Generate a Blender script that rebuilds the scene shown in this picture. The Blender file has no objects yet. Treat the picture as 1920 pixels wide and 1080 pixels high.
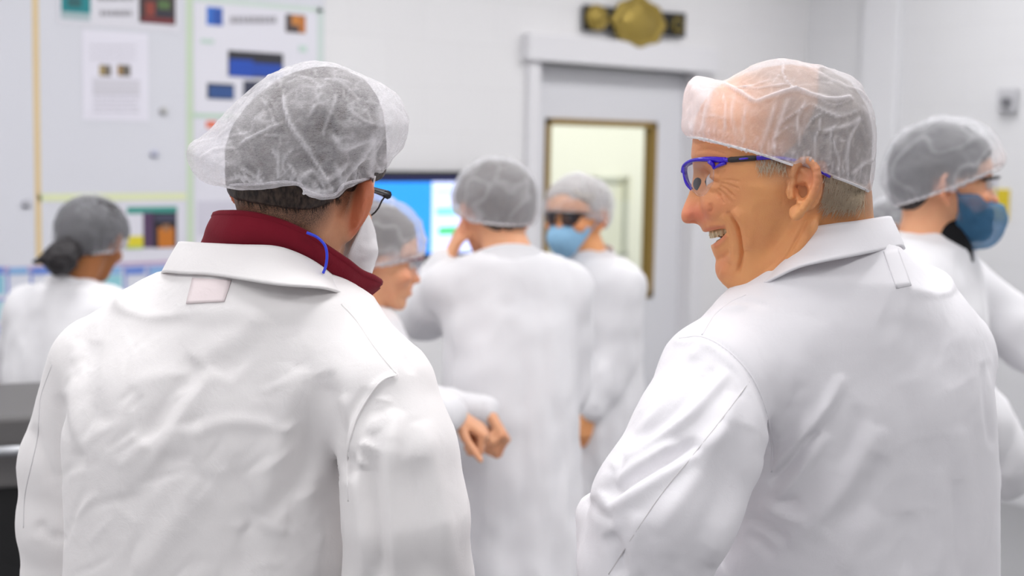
import bpy, bmesh, math, random
import numpy as np
from mathutils import Vector, Matrix, noise
from mathutils.bvhtree import BVHTree

random.seed(7); rng = np.random.default_rng(7)
SC = bpy.context.scene
COL = SC.collection
def R(d): return math.radians(d)

# ------------------------------------------------------------------ camera
CAM_H, FPX = 1.75, 50.0 / 36.0 * 1920.0
CAM_ROT = Matrix.Rotation(R(90 - 5.5), 4, 'X') @ Matrix.Rotation(R(1.0), 4, 'Z')
cam_data = bpy.data.cameras.new('camera')
cam_data.lens, cam_data.sensor_width, cam_data.sensor_fit = 50.0, 36.0, 'HORIZONTAL'
cam_data.clip_start, cam_data.clip_end = 0.05, 100
cam_data.dof.use_dof = True
cam_data.dof.focus_distance = 1.60
cam_data.dof.aperture_fstop = 4.0
cam = bpy.data.objects.new('camera', cam_data); COL.objects.link(cam)
HEADING = Matrix.Rotation(R(-41), 4, 'Z')   # the room's walls run along x and y; the camera looks across it at an angle
cam.matrix_world = HEADING @ Matrix.Translation((0, 0, CAM_H)) @ CAM_ROT
SC.camera = cam

# ------------------------------------------------------------------ colour management, world, lights
SC.view_settings.view_transform = 'Standard'
SC.view_settings.look = 'None'
SC.view_settings.gamma = 1.0
SC.view_settings.use_curve_mapping = False
SC.view_settings.exposure = 0.20
world = bpy.data.worlds.new('world'); SC.world = world
world.use_nodes = True
world.node_tree.nodes['Background'].inputs[0].default_value = (0.9, 0.93, 1.0, 1)
world.node_tree.nodes['Background'].inputs[1].default_value = 0.3
CEIL = 3.3
PANEL_W = 14.0
LIGHT_COL = (1.0, 0.992, 0.995)

# ------------------------------------------------------------------ geometry of the view
CM = np.array(CAM_ROT.to_3x3()); CO = np.array([0, 0, CAM_H])
def ray(u, v):
    return CM @ np.array([(u - 960) / FPX, -(v - 540) / FPX, -1.0])
def P(u, v, Y):
    d = ray(u, v); return CO + d * (Y / d[1])
def proj(p):
    q = (np.asarray(p) - CO) @ CM
    return 960 - q[:, 0] / q[:, 2] * FPX, 540 + q[:, 1] / q[:, 2] * FPX
def PS(pts): return np.array([P(*p) for p in pts])

# ------------------------------------------------------------------ materials
def new_mat(name):
    m = bpy.data.materials.new(name); m.use_nodes = True
    nt = m.node_tree; return m, nt, nt.nodes['Principled BSDF']
def srgb(r, g, b):
    f = lambda c: (c / 255) / 12.92 if c <= 10 else (((c / 255) + 0.055) / 1.055) ** 2.4
    return (f(r), f(g), f(b), 1)
def plain(name, col, rough=0.5, metal=0.0, spec=0.5, bump=0.0, bscale=200, emit=0):
    m, nt, b = new_mat(name)
    b.inputs['Base Color'].default_value = col
    b.inputs['Roughness'].default_value = rough
    b.inputs['Metallic'].default_value = metal
    b.inputs['Specular IOR Level'].default_value = spec
    if emit:
        b.inputs['Emission Color'].default_value = col
        b.inputs['Emission Strength'].default_value = emit
    n = nt.nodes.new('ShaderNodeTexNoise'); n.inputs['Scale'].default_value = bscale
    tc = nt.nodes.new('ShaderNodeTexCoord'); nt.links.new(tc.outputs['Object'], n.inputs['Vector'])
    if bump:
        bp = nt.nodes.new('ShaderNodeBump'); bp.inputs['Strength'].default_value = bump; bp.inputs['Distance'].default_value = 0.002
        nt.links.new(n.outputs['Fac'], bp.inputs['Height']); nt.links.new(bp.outputs['Normal'], b.inputs['Normal'])
    return m
def fabric(name, col, var=0.03, weave=0.25, wscale=900, rough=0.85):
    m, nt, b = new_mat(name)
    tc = nt.nodes.new('ShaderNodeTexCoord')
    n1 = nt.nodes.new('ShaderNodeTexNoise'); n1.inputs['Scale'].default_value = 14; n1.inputs['Detail'].default_value = 6
    nt.links.new(tc.outputs['Object'], n1.inputs['Vector'])
    mix = nt.nodes.new('ShaderNodeMix'); mix.data_type = 'RGBA'
    mix.inputs['A'].default_value = [c * (1 - var) for c in col[:3]] + [1]
    mix.inputs['B'].default_value = [min(1, c * (1 + var)) for c in col[:3]] + [1]
    nt.links.new(n1.outputs['Fac'], mix.inputs['Factor'])
    nt.links.new(mix.outputs['Result'], b.inputs['Base Color'])
    b.inputs['Roughness'].default_value = rough
    b.inputs['Specular IOR Level'].default_value = 0.2
    b.inputs['Sheen Weight'].default_value = 0.05
    n2 = nt.nodes.new('ShaderNodeTexNoise'); n2.inputs['Scale'].default_value = wscale; n2.inputs['Detail'].default_value = 2
    nt.links.new(tc.outputs['Object'], n2.inputs['Vector'])
    n3 = nt.nodes.new('ShaderNodeTexNoise'); n3.inputs['Scale'].default_value = 55; n3.inputs['Detail'].default_value = 4; n3.inputs['Distortion'].default_value = 1.2
    nt.links.new(tc.outputs['Object'], n3.inputs['Vector'])
    b1 = nt.nodes.new('ShaderNodeBump'); b1.inputs['Strength'].default_value = weave; b1.inputs['Distance'].default_value = 0.0006
    nt.links.new(n2.outputs['Fac'], b1.inputs['Height'])
    b2 = nt.nodes.new('ShaderNodeBump'); b2.inputs['Strength'].default_value = 0.12; b2.inputs['Distance'].default_value = 0.0030
    nt.links.new(n3.outputs['Fac'], b2.inputs['Height']); nt.links.new(b1.outputs['Normal'], b2.inputs['Normal'])
    nt.links.new(b2.outputs['Normal'], b.inputs['Normal'])
    return m
def skin(name, col, red, hair=(0.05, 0.04, 0.035, 1), rough=0.48):
    """skin whose pigment varies by a 'blush' attribute and whose short stubble lies where 'stubble' is set"""
    m, nt, b = new_mat(name)
    tc = nt.nodes.new('ShaderNodeTexCoord')
    n1 = nt.nodes.new('ShaderNodeTexNoise'); n1.inputs['Scale'].default_value = 45; n1.inputs['Detail'].default_value = 7
    nt.links.new(tc.outputs['Object'], n1.inputs['Vector'])
    at = nt.nodes.new('ShaderNodeAttribute'); at.attribute_name = 'blush'
    ad = nt.nodes.new('ShaderNodeMath'); ad.operation = 'MULTIPLY_ADD'; ad.inputs[1].default_value = 0.5; ad.inputs[2].default_value = -0.2
    nt.links.new(n1.outputs['Fac'], ad.inputs[0])
    ad2 = nt.nodes.new('ShaderNodeMath'); ad2.operation = 'ADD'; ad2.use_clamp = True
    nt.links.new(ad.outputs[0], ad2.inputs[0]); nt.links.new(at.outputs['Fac'], ad2.inputs[1])
    mix = nt.nodes.new('ShaderNodeMix'); mix.data_type = 'RGBA'
    mix.inputs['A'].default_value = col; mix.inputs['B'].default_value = red
    nt.links.new(ad2.outputs[0], mix.inputs['Factor'])
    at2 = nt.nodes.new('ShaderNodeAttribute'); at2.attribute_name = 'stubble'
    n2 = nt.nodes.new('ShaderNodeTexNoise'); n2.inputs['Scale'].default_value = 1300; n2.inputs['Detail'].default_value = 2
    nt.links.new(tc.outputs['Object'], n2.inputs['Vector'])
    mr = nt.nodes.new('ShaderNodeMapRange'); mr.inputs['From Min'].default_value = 0.35; mr.inputs['From Max'].default_value = 0.6
    mr.inputs['To Min'].default_value = 0.55; mr.inputs['To Max'].default_value = 1.0
    nt.links.new(n2.outputs['Fac'], mr.inputs['Value'])
    mu = nt.nodes.new('ShaderNodeMath'); mu.operation = 'MULTIPLY'; mu.use_clamp = True
    nt.links.new(mr.outputs['Result'], mu.inputs[0]); nt.links.new(at2.outputs['Fac'], mu.inputs[1])
    mix2 = nt.nodes.new('ShaderNodeMix'); mix2.data_type = 'RGBA'; mix2.inputs['B'].default_value = hair
    nt.links.new(mix.outputs['Result'], mix2.inputs['A']); nt.links.new(mu.outputs[0], mix2.inputs['Factor'])
    nt.links.new(mix2.outputs['Result'], b.inputs['Base Color'])
    b.inputs['Roughness'].default_value = rough
    b.inputs['Specular IOR Level'].default_value = 0.4
    b.inputs['Subsurface Weight'].default_value = 0.12
    b.inputs['Subsurface Radius'].default_value = (0.006, 0.0025, 0.0012)
    b.inputs['Subsurface Scale'].default_value = 1.0
    vb = nt.nodes.new('ShaderNodeTexVoronoi'); vb.inputs['Scale'].default_value = 700
    nt.links.new(tc.outputs['Object'], vb.inputs['Vector'])
    b1 = nt.nodes.new('ShaderNodeBump'); b1.inputs['Strength'].default_value = 0.22; b1.inputs['Distance'].default_value = 0.0006
    nt.links.new(vb.outputs['Distance'], b1.inputs['Height'])
    b2 = nt.nodes.new('ShaderNodeBump'); b2.inputs['Strength'].default_value = 0.25; b2.inputs['Distance'].default_value = 0.0015
    n4 = nt.nodes.new('ShaderNodeTexNoise'); n4.inputs['Scale'].default_value = 130; n4.inputs['Detail'].default_value = 3
    nt.links.new(tc.outputs['Object'], n4.inputs['Vector'])
    nt.links.new(n4.outputs['Fac'], b2.inputs['Height']); nt.links.new(b1.outputs['Normal'], b2.inputs['Normal'])
    nt.links.new(b2.outputs['Normal'], b.inputs['Normal'])
    return m
def netting(name, col, base=0.40, fold=0.5, fibre=0.3, rim=0.25, fscale=420):
    """thin spun-bonded net: see-through between its fibres, denser where the cloth is doubled in a fold"""
    m, nt, b = new_mat(name)
    out = nt.nodes['Material Output']
    nt.nodes.remove(b)
    tc = nt.nodes.new('ShaderNodeTexCoord')
    mp = nt.nodes.new('ShaderNodeMapping'); mp.inputs['Scale'].default_value = (1.0, 1.0, 3.0)
    mp.inputs['Rotation'].default_value = (0.2, 0.25, 0.3)
    nt.links.new(tc.outputs['Object'], mp.inputs['Vector'])
    n1 = nt.nodes.new('ShaderNodeTexNoise'); n1.inputs['Scale'].default_value = fscale; n1.inputs['Detail'].default_value = 5; n1.inputs['Distortion'].default_value = 1.5
    nt.links.new(mp.outputs['Vector'], n1.inputs['Vector'])
    at = nt.nodes.new('ShaderNodeAttribute'); at.attribute_name = 'fold'
    lw = nt.nodes.new('ShaderNodeLayerWeight'); lw.inputs['Blend'].default_value = 0.35
    def ma(op, a, bb, c=None, clamp=False):
        n = nt.nodes.new('ShaderNodeMath'); n.operation = op; n.use_clamp = clamp
        for i, x in enumerate((a, bb, c)):
            if x is None: continue
            if isinstance(x, (int, float)): n.inputs[i].default_value = x
            else: nt.links.new(x, n.inputs[i])
        return n.outputs[0]
    a = ma('MULTIPLY_ADD', n1.outputs['Fac'], fibre, base - fibre * 0.5)
    a = ma('MULTIPLY_ADD', at.outputs['Fac'], fold, a)
    a = ma('MULTIPLY_ADD', lw.outputs['Facing'], rim, a, True)
    d = nt.nodes.new('ShaderNodeBsdfDiffuse'); d.inputs['Color'].default_value = col
    t = nt.nodes.new('ShaderNodeBsdfTranslucent'); t.inputs['Color'].default_value = col
    tr = nt.nodes.new('ShaderNodeBsdfTransparent')
    m1 = nt.nodes.new('ShaderNodeMixShader'); m1.inputs[0].default_value = 0.4
    nt.links.new(d.outputs[0], m1.inputs[1]); nt.links.new(t.outputs[0], m1.inputs[2])
    m2 = nt.nodes.new('ShaderNodeMixShader')
    nt.links.new(a, m2.inputs[0]); nt.links.new(tr.outputs[0], m2.inputs[1]); nt.links.new(m1.outputs[0], m2.inputs[2])
    nt.links.new(m2.outputs[0], out.inputs['Surface'])
    return m
def clear_lens(name, tint=(0.97, 0.97, 0.99, 1), gloss=0.05):
    m, nt, b = new_mat(name)
    out = nt.nodes['Material Output']; nt.nodes.remove(b)
    tr = nt.nodes.new('ShaderNodeBsdfTransparent'); tr.inputs['Color'].default_value = tint
    g = nt.nodes.new('ShaderNodeBsdfGlossy'); g.inputs['Roughness'].default_value = 0.02
    fr = nt.nodes.new('ShaderNodeLayerWeight'); fr.inputs['Blend'].default_value = 0.35
    pw = nt.nodes.new('ShaderNodeMath'); pw.operation = 'POWER'; pw.inputs[1].default_value = 4.0
    nt.links.new(fr.outputs['Facing'], pw.inputs[0])
    ad = nt.nodes.new('ShaderNodeMath'); ad.operation = 'MULTIPLY_ADD'; ad.inputs[1].default_value = 0.6; ad.inputs[2].default_value = gloss; ad.use_clamp = True
    nt.links.new(pw.outputs[0], ad.inputs[0])
    mx = nt.nodes.new('ShaderNodeMixShader')
    nt.links.new(ad.outputs[0], mx.inputs[0]); nt.links.new(tr.outputs[0], mx.inputs[1]); nt.links.new(g.outputs[0], mx.inputs[2])
    nt.links.new(mx.outputs[0], out.inputs['Surface'])
    return m
def hair_mat(name, c1, c2, rough=0.5):
    m, nt, b = new_mat(name)
    tc = nt.nodes.new('ShaderNodeTexCoord')
    mp = nt.nodes.new('ShaderNodeMapping'); mp.inputs['Scale'].default_value = (1, 1, 0.35)
    nt.links.new(tc.outputs['Object'], mp.inputs['Vector'])
    n = nt.nodes.new('ShaderNodeTexNoise'); n.inputs['Scale'].default_value = 260; n.inputs['Detail'].default_value = 5
    nt.links.new(mp.outputs['Vector'], n.inputs['Vector'])
    mr = nt.nodes.new('ShaderNodeMapRange'); mr.inputs['From Min'].default_value = 0.35; mr.inputs['From Max'].default_value = 0.65
    nt.links.new(n.outputs['Fac'], mr.inputs['Value'])
    mix = nt.nodes.new('ShaderNodeMix'); mix.data_type = 'RGBA'; mix.inputs['A'].default_value = c1; mix.inputs['B'].default_value = c2
    nt.links.new(mr.outputs['Result'], mix.inputs['Factor']); nt.links.new(mix.outputs['Result'], b.inputs['Base Color'])
    b.inputs['Roughness'].default_value = rough; b.inputs['Specular IOR Level'].default_value = 0.3
    bp = nt.nodes.new('ShaderNodeBump'); bp.inputs['Strength'].default_value = 0.4; bp.inputs['Distance'].default_value = 0.0015
    nt.links.new(n.outputs['Fac'], bp.inputs['Height']); nt.links.new(bp.outputs['Normal'], b.inputs['Normal'])
    return m

# ------------------------------------------------------------------ object helpers
def link(name, me, mat=None, parent=None, smooth=True):
    o = bpy.data.objects.new(name, me); COL.objects.link(o)
    if mat is not None:
        for mm in (mat if isinstance(mat, (list, tuple)) else [mat]): me.materials.append(mm)
    if smooth: me.shade_smooth()
    if parent is not None:
        o.parent = parent
        o.matrix_parent_inverse = parent.matrix_basis.inverted()
    return o
def empty(name, loc, rz=0.0):
    e = bpy.data.objects.new(name, None); COL.objects.link(e)
    e.location = [float(x) for x in loc]; e.rotation_euler = (0, 0, rz); e.empty_display_size = 0.1
    e.matrix_basis = Matrix.Translation(e.location) @ Matrix.Rotation(rz, 4, 'Z')
    return e
def tag(o, label, cat, group=None, kind=None):
    if label: o['label'] = label
    if cat: o['category'] = cat
    if group: o['group'] = group
    if kind: o['kind'] = kind
    return o
def mesh_of(name, v, f):
    me = bpy.data.meshes.new(name); me.from_pydata([tuple(map(float, p)) for p in v], [], [tuple(map(int, q)) for q in f]); me.update(); return me
def mesh_np(name, V, Q):
    me = bpy.data.meshes.new(name)
    me.vertices.add(len(V)); me.vertices.foreach_set('co', np.ascontiguousarray(V, dtype=np.float32).ravel())
    me.loops.add(len(Q) * 4); me.loops.foreach_set('vertex_index', np.ascontiguousarray(Q, dtype=np.int32).ravel())
    me.polygons.add(len(Q)); me.polygons.foreach_set('loop_start', np.arange(0, len(Q) * 4, 4, dtype=np.int32))
    me.update(calc_edges=True); me.validate()
    return me
def set_attr(me, name, vals):
    a = me.attributes.new(name, 'FLOAT', 'POINT'); a.data.foreach_set('value', np.ascontiguousarray(vals, dtype=np.float32))
class MB:
    """collects boxes, tubes and sheets into one mesh"""
    def __init__(s): s.v, s.f, s.mi = [], [], []
    def raw(s, v, f, mi=0):
        n = len(s.v); s.v += [tuple(map(float, p)) for p in v]; s.f += [tuple(int(i) + n for i in q) for q in f]; s.mi += [mi] * len(f); return s
    def box(s, lo, hi, bev=0.0, mi=0):
        bm = bmesh.new(); bmesh.ops.create_cube(bm, size=1)
        lo, hi = np.array(lo, float), np.array(hi, float)
        for q in bm.verts: q.co = Vector((lo + hi) / 2 + np.array(q.co) * (hi - lo))
        if bev: bmesh.ops.bevel(bm, geom=bm.edges[:], offset=bev, segments=2, affect='EDGES', profile=0.5)
        bm.verts.index_update()
        s.raw([q.co for q in bm.verts], [[q.index for q in f.verts] for f in bm.faces], mi); bm.free(); return s
    def tube(s, pts, r, n=8, closed=False, mi=0, flat=1.0):
        pts = np.asarray(pts, float); m = len(pts); r = np.broadcast_to(np.asarray(r, float), (m,))
        V = []
        up = None
        for i in range(m):
            a = pts[(i - 1) % m] if (closed or i > 0) else pts[i]; b = pts[(i + 1) % m] if (closed or i < m - 1) else pts[i]
            t = b - a; t = t / (np.linalg.norm(t) + 1e-12)
            if up is None: up = np.array([0, 0, 1.0]) if abs(t[2]) < 0.9 else np.array([1.0, 0, 0])
            x = np.cross(up, t); x /= np.linalg.norm(x) + 1e-12; y = np.cross(t, x); up = y
            for k in range(n):
                an = 2 * math.pi * k / n; V.append(pts[i] + (x * math.cos(an) + y * math.sin(an) * flat) * r[i])
        F = []
        for i in range(m if closed else m - 1):
            j = (i + 1) % m
            for k in range(n): F.append((i * n + k, i * n + (k + 1) % n, j * n + (k + 1) % n, j * n + k))
        if not closed: F.append(tuple(range(n))[::-1]); F.append(tuple((m - 1) * n + k for k in range(n)))
        return s.raw(V, F, mi)
    def disc_prism(s, poly, y0, y1, mi=0):
        """polygon in x,z pushed along y"""
        n = len(poly); V = [(p[0], y0, p[1]) for p in poly] + [(p[0], y1, p[1]) for p in poly]
        F = [tuple(range(n)), tuple(range(2 * n - 1, n - 1, -1))] + [(i, i + n, (i + 1) % n + n, (i + 1) % n) for i in range(n)]
        return s.raw(V, F, mi)
    def build(s, name, mat, parent=None, smooth=False, matrix=None):
        me = mesh_of(name, s.v, s.f)
        if any(s.mi): me.polygons.foreach_set('material_index', s.mi)
        bm = bmesh.new(); bm.from_mesh(me); bmesh.ops.recalc_face_normals(bm, faces=bm.faces[:]); bm.to_mesh(me); bm.free()
        o = link(name, me, mat, None, smooth)
        if matrix is not None: o.matrix_world = matrix; o.matrix_basis = matrix
        if parent is not None:
            o.parent = parent; o.matrix_parent_inverse = parent.matrix_basis.inverted()
        return o
def spline(pts, n, closed=False):
    """Catmull-Rom through the points, n samples, spaced by chord"""
    p = np.asarray(pts, float); m = len(p)
    if closed: q = np.vstack([p[-1], p, p[0], p[1]]); segs = m
    else: q = np.vstack([2 * p[0] - p[1], p, 2 * p[-1] - p[-2]]); segs = m - 1
    L = np.linalg.norm(np.diff(np.vstack([p, p[:1]]) if closed else p, axis=0), axis=1); L = np.maximum(L, 1e-9)
    c = np.concatenate([[0], np.cumsum(L)]); tt = np.linspace(0, c[-1], n, endpoint=not closed)
    i = np.clip(np.searchsorted(c, tt, side='right') - 1, 0, segs - 1); t = ((tt - c[i]) / L[i])[:, None]
    a, b, cc, d = q[i], q[i + 1], q[i + 2], q[i + 3]
    return 0.5 * (2 * b + (cc - a) * t + (2 * a - 5 * b + 4 * cc - d) * t ** 2 + (3 * b - a - 3 * cc + d) * t ** 3)

# ------------------------------------------------------------------ implicit modelling
def smin(a, b, k):
    if k <= 0: return np.minimum(a, b)
    h = np.clip(0.5 + 0.5 * (b - a) / k, 0, 1)
    return b + (a - b) * h - k * h * (1 - h)
def smax(a, b, k): return -smin(-a, -b, k)
def axis(lo, hi, coarse, fine=()):
    """grid coordinates, dense inside the fine intervals (a, b, step)"""
    x, out = lo, [lo]
    while x < hi:
        st = coarse
        for a, b, s in fine:
            if a <= x < b: st = min(st, s)
            elif x < a: st = min(st, max(s, (a - x) * 0.5 + s))
        x += st; out.append(x)
    return np.array(out)
class Field:
    def __init__(s, xs, ys, zs):
        s.ax = (xs, ys, zs); s.F = np.full((len(xs), len(ys), len(zs)), 0.4, np.float32)
    def add(s, fn, lo, hi, k=0.0, op='u', pad=0.02):
        sl = []; pad = max(pad, k)
        for a, l, h in zip(s.ax, lo, hi):
            i = max(0, np.searchsorted(a, l - pad) - 1); j = min(len(a), np.searchsorted(a, h + pad) + 1)
            if j <= i: return
            sl.append(slice(i, j))
        X, Y, Z = np.meshgrid(*[a[q] for a, q in zip(s.ax, sl)], indexing='ij')
        d = fn(X, Y, Z); sl = tuple(sl)
        if op == 'u': s.F[sl] = smin(s.F[sl], d, k)
        else: s.F[sl] = smax(s.F[sl], -d, k)
    def capsule(s, a, b, ra, rb, k=0.0, op='u'):
        a, b = np.asarray(a, float), np.asarray(b, float); m = max(ra, rb)
        s.add(sd_capsule(a, b, ra, rb), np.minimum(a, b) - m, np.maximum(a, b) + m, k, op)
    def chain(s, pts, rad, k=0.0, kin=0.02):
        pts = np.asarray(pts, float); m = max(rad)
        fns = [sd_capsule(pts[i], pts[i + 1], rad[i], rad[i + 1]) for i in range(len(pts) - 1)]
        def fn(X, Y, Z):
            d = fns[0](X, Y, Z)
            for g in fns[1:]: d = smin(d, g(X, Y, Z), kin)
            return d
        s.add(fn, pts.min(0) - m, pts.max(0) + m, k)
    def ellipsoid(s, c, r, k=0.0, M=None, op='u'):
        c, r = np.asarray(c, float), np.asarray(r, float); m = r.max() if M is not None else r
        s.add(sd_ellipsoid(c, r, M), c - m, c + m, k, op)
    def mesh(s, smooth_it=2):
        return surface_nets(s.F, s.ax, smooth_it)
def sd_capsule(a, b, ra, rb):
    ab = b - a; L2 = float(ab @ ab) + 1e-12
    def fn(X, Y, Z):
        t = np.clip(((X - a[0]) * ab[0] + (Y - a[1]) * ab[1] + (Z - a[2]) * ab[2]) / L2, 0, 1)
        return np.sqrt((X - a[0] - t * ab[0]) ** 2 + (Y - a[1] - t * ab[1]) ** 2 + (Z - a[2] - t * ab[2]) ** 2) - (ra + (rb - ra) * t)
    return fn
def sd_ellipsoid(c, r, M=None):
    def fn(X, Y, Z):
        x, y, z = X - c[0], Y - c[1], Z - c[2]
        if M is not None:
            x, y, z = (M[0, 0] * x + M[1, 0] * y + M[2, 0] * z, M[0, 1] * x + M[1, 1] * y + M[2, 1] * z, M[0, 2] * x + M[1, 2] * y + M[2, 2] * z)
        k0 = np.sqrt((x / r[0]) ** 2 + (y / r[1]) ** 2 + (z / r[2]) ** 2)
        k1 = np.sqrt((x / r[0] ** 2) ** 2 + (y / r[1] ** 2) ** 2 + (z / r[2] ** 2) ** 2) + 1e-9
        return k0 * (k0 - 1) / k1
    return fn
def sd_loft(levels, yaw=0.0, e=2.3):
    """stacked rounded sections: (z, cx, cy, half width, half depth)"""
    L = np.array(sorted(levels), float); c, sn = math.cos(yaw), math.sin(yaw)
    zz = np.linspace(L[0, 0], L[-1, 0], 200)
    def cub(col):
        # smooth interpolation by monotone-ish blur of the linear one
        y = np.interp(zz, L[:, 0], L[:, col]); w = np.hanning(13); w /= w.sum()
        yp = np.pad(y, 6, mode='reflect', reflect_type='odd'); return np.convolve(yp, w, 'valid')
    T = [cub(i) for i in range(1, 5)]
    def fn(X, Y, Z):
        g = [np.interp(Z, zz, t) for t in T]
        x, y = X - g[0], Y - g[1]
        x, y = c * x + sn * y, -sn * x + c * y
        r = (np.abs(x / g[2]) ** e + np.abs(y / g[3]) ** e) ** (1 / e)
        d = (r - 1) * np.minimum(g[2], g[3]) * 0.85
        return np.maximum(d, np.maximum(L[0, 0] - Z, Z - L[-1, 0]))
    return fn
def surface_nets(F, ax, smooth_it=2):
    nx, ny, nz = F.shape; S = F < 0
    c = S[:-1, :-1, :-1].astype(np.int8)
    tot = np.zeros((nx - 1, ny - 1, nz - 1), np.int8)
    for i in (0, 1):
        for j in (0, 1):
            for k in (0, 1): tot += S[i:nx - 1 + i, j:ny - 1 + j, k:nz - 1 + k]
    act = np.argwhere((tot > 0) & (tot < 8))
    idx = np.full((nx - 1, ny - 1, nz - 1), -1, np.int32); idx[tuple(act.T)] = np.arange(len(act))
    cs = [(i, j, k) for i in (0, 1) for j in (0, 1) for k in (0, 1)]
    val = {q: F[act[:, 0] + q[0], act[:, 1] + q[1], act[:, 2] + q[2]] for q in cs}
    pos = np.zeros((len(act), 3)); cnt = np.zeros(len(act))
    for a in cs:
        for d in range(3):
            if a[d]: continue
            b = list(a); b[d] = 1; b = tuple(b)
            va, vb = val[a], val[b]; m = (va < 0) != (vb < 0)
            t = np.where(m, va / np.where(m, va - vb, 1), 0)
            for q in range(3):
                lo = ax[q][act[:, q] + a[q]]; hi = ax[q][act[:, q] + b[q]]
                pos[:, q] += np.where(m, lo + (hi - lo) * t, 0)
            cnt += m
    V = pos / cnt[:, None]
    Q = []
    def faces(axn):
        o = [x for x in range(3) if x != axn]
        A = S.take(range(0, S.shape[axn] - 1), axn); B = S.take(range(1, S.shape[axn]), axn)
        e = np.argwhere(A != B)
        ok = np.ones(len(e), bool)
        for x in o: ok &= (e[:, x] > 0) & (e[:, x] < F.shape[x] - 1)
        e = e[ok]; ins = A[tuple(e.T)]
        def at(d1, d2):
            q = e.copy(); q[:, o[0]] += d1; q[:, o[1]] += d2; return idx[tuple(q.T)]
        q = np.stack([at(-1, -1), at(0, -1), at(0, 0), at(-1, 0)], 1)
        flip = ins if axn != 1 else ~ins
        q[~flip] = q[~flip][:, ::-1]
        Q.append(q)
    for a in range(3): faces(a)
    Q = np.vstack(Q)
    return smooth_mesh(V, Q, smooth_it), Q
def neighbours(Q):
    e = np.vstack([Q[:, [0, 1]], Q[:, [1, 2]], Q[:, [2, 3]], Q[:, [3, 0]]])
    return np.vstack([e, e[:, ::-1]])
def smooth_mesh(V, Q, it, lam=0.5, mu=-0.52):
    if not it: return V
    e = neighbours(Q); n = len(V); deg = np.maximum(np.bincount(e[:, 0], minlength=n), 1)
    def lap(V):
        return np.stack([np.bincount(e[:, 0], V[e[:, 1], q], minlength=n) for q in range(3)], 1) / deg[:, None] - V
    for _ in range(it):
        V = V + lam * lap(V); V = V + mu * lap(V)
    return V
def vnormals(V, Q):
    fn = np.cross(V[Q[:, 2]] - V[Q[:, 0]], V[Q[:, 3]] - V[Q[:, 1]])
    N = np.stack([sum(np.bincount(Q[:, c], fn[:, q], minlength=len(V)) for c in range(4)) for q in range(3)], 1)
    return N / (np.linalg.norm(N, axis=1, keepdims=True) + 1e-12)
def seg_dist(u, v, pts):
    """distance of u,v to a polyline and the place along it, 0 to 1"""
    pts = np.asarray(pts, float); L = np.linalg.norm(np.diff(pts, axis=0), axis=1); tot = L.sum() + 1e-9; acc = 0
    best = np.full(u.shape, 1e9); pl = np.zeros(u.shape)
    for i in range(len(pts) - 1):
        a, b = pts[i], pts[i + 1]; ab = b - a; l2 = ab @ ab + 1e-12
        t = np.clip(((u - a[0]) * ab[0] + (v - a[1]) * ab[1]) / l2, 0, 1)
        d = np.hypot(u - a[0] - t * ab[0], v - a[1] - t * ab[1]); m = d < best
        best = np.where(m, d, best); pl = np.where(m, (acc + t * L[i]) / tot, pl); acc += L[i]
    return best, pl
def strokes_height(u, v, strokes):
    """sum of soft ridges: (points, height, width, taper)"""
    h = np.zeros(u.shape)
    for st in strokes:
        pts, amp, sg = st[0], st[1], st[2]; tp = st[3] if len(st) > 3 else 0.15
        if len(pts) > 2: pts = spline(pts, 4 * len(pts))
        pts = np.asarray(pts, float)
        m = (u > pts[:, 0].min() - 3 * sg) & (u < pts[:, 0].max() + 3 * sg) & (v > pts[:, 1].min() - 3 * sg) & (v < pts[:, 1].max() + 3 * sg)
        if not m.any(): continue
        d, p = seg_dist(u[m], v[m], pts)
        w = np.clip(p / tp, 0, 1) * np.clip((1 - p) / tp, 0, 1) if tp > 0 else 1.0
        h[m] += amp * np.exp(-(d / sg) ** 2) * np.sqrt(w)
    return h
def fbm(V, scale, octs=3, off=(0, 0, 0), stretch=(1, 1, 1)):
    out = np.empty(len(V)); st = np.array(stretch)
    W = (V * st * scale + np.array(off))
    for i, p in enumerate(W): out[i] = noise.fractal(Vector(p), 1.0, 2.0, octs)
    return out
def poly_sdf(X, Z, poly):
    """signed distance, positive inside"""
    p = np.asarray(poly, float); n = len(p); d = np.full(X.shape, 1e9); ins = np.zeros(X.shape, bool)
    for i in range(n):
        a, b = p[i], p[(i + 1) % n]; ab = b - a; l2 = ab @ ab + 1e-15
        t = np.clip(((X - a[0]) * ab[0] + (Z - a[1]) * ab[1]) / l2, 0, 1)
        d = np.minimum(d, (X - a[0] - t * ab[0]) ** 2 + (Z - a[1] - t * ab[1]) ** 2)
        c = (a[1] > Z) != (b[1] > Z)
        ins ^= c & (X < (b[0] - a[0]) * (Z - a[1]) / np.where(b[1] == a[1], 1e-12, b[1] - a[1]) + a[0])
    return np.where(ins, 1, -1) * np.sqrt(d)
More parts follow.
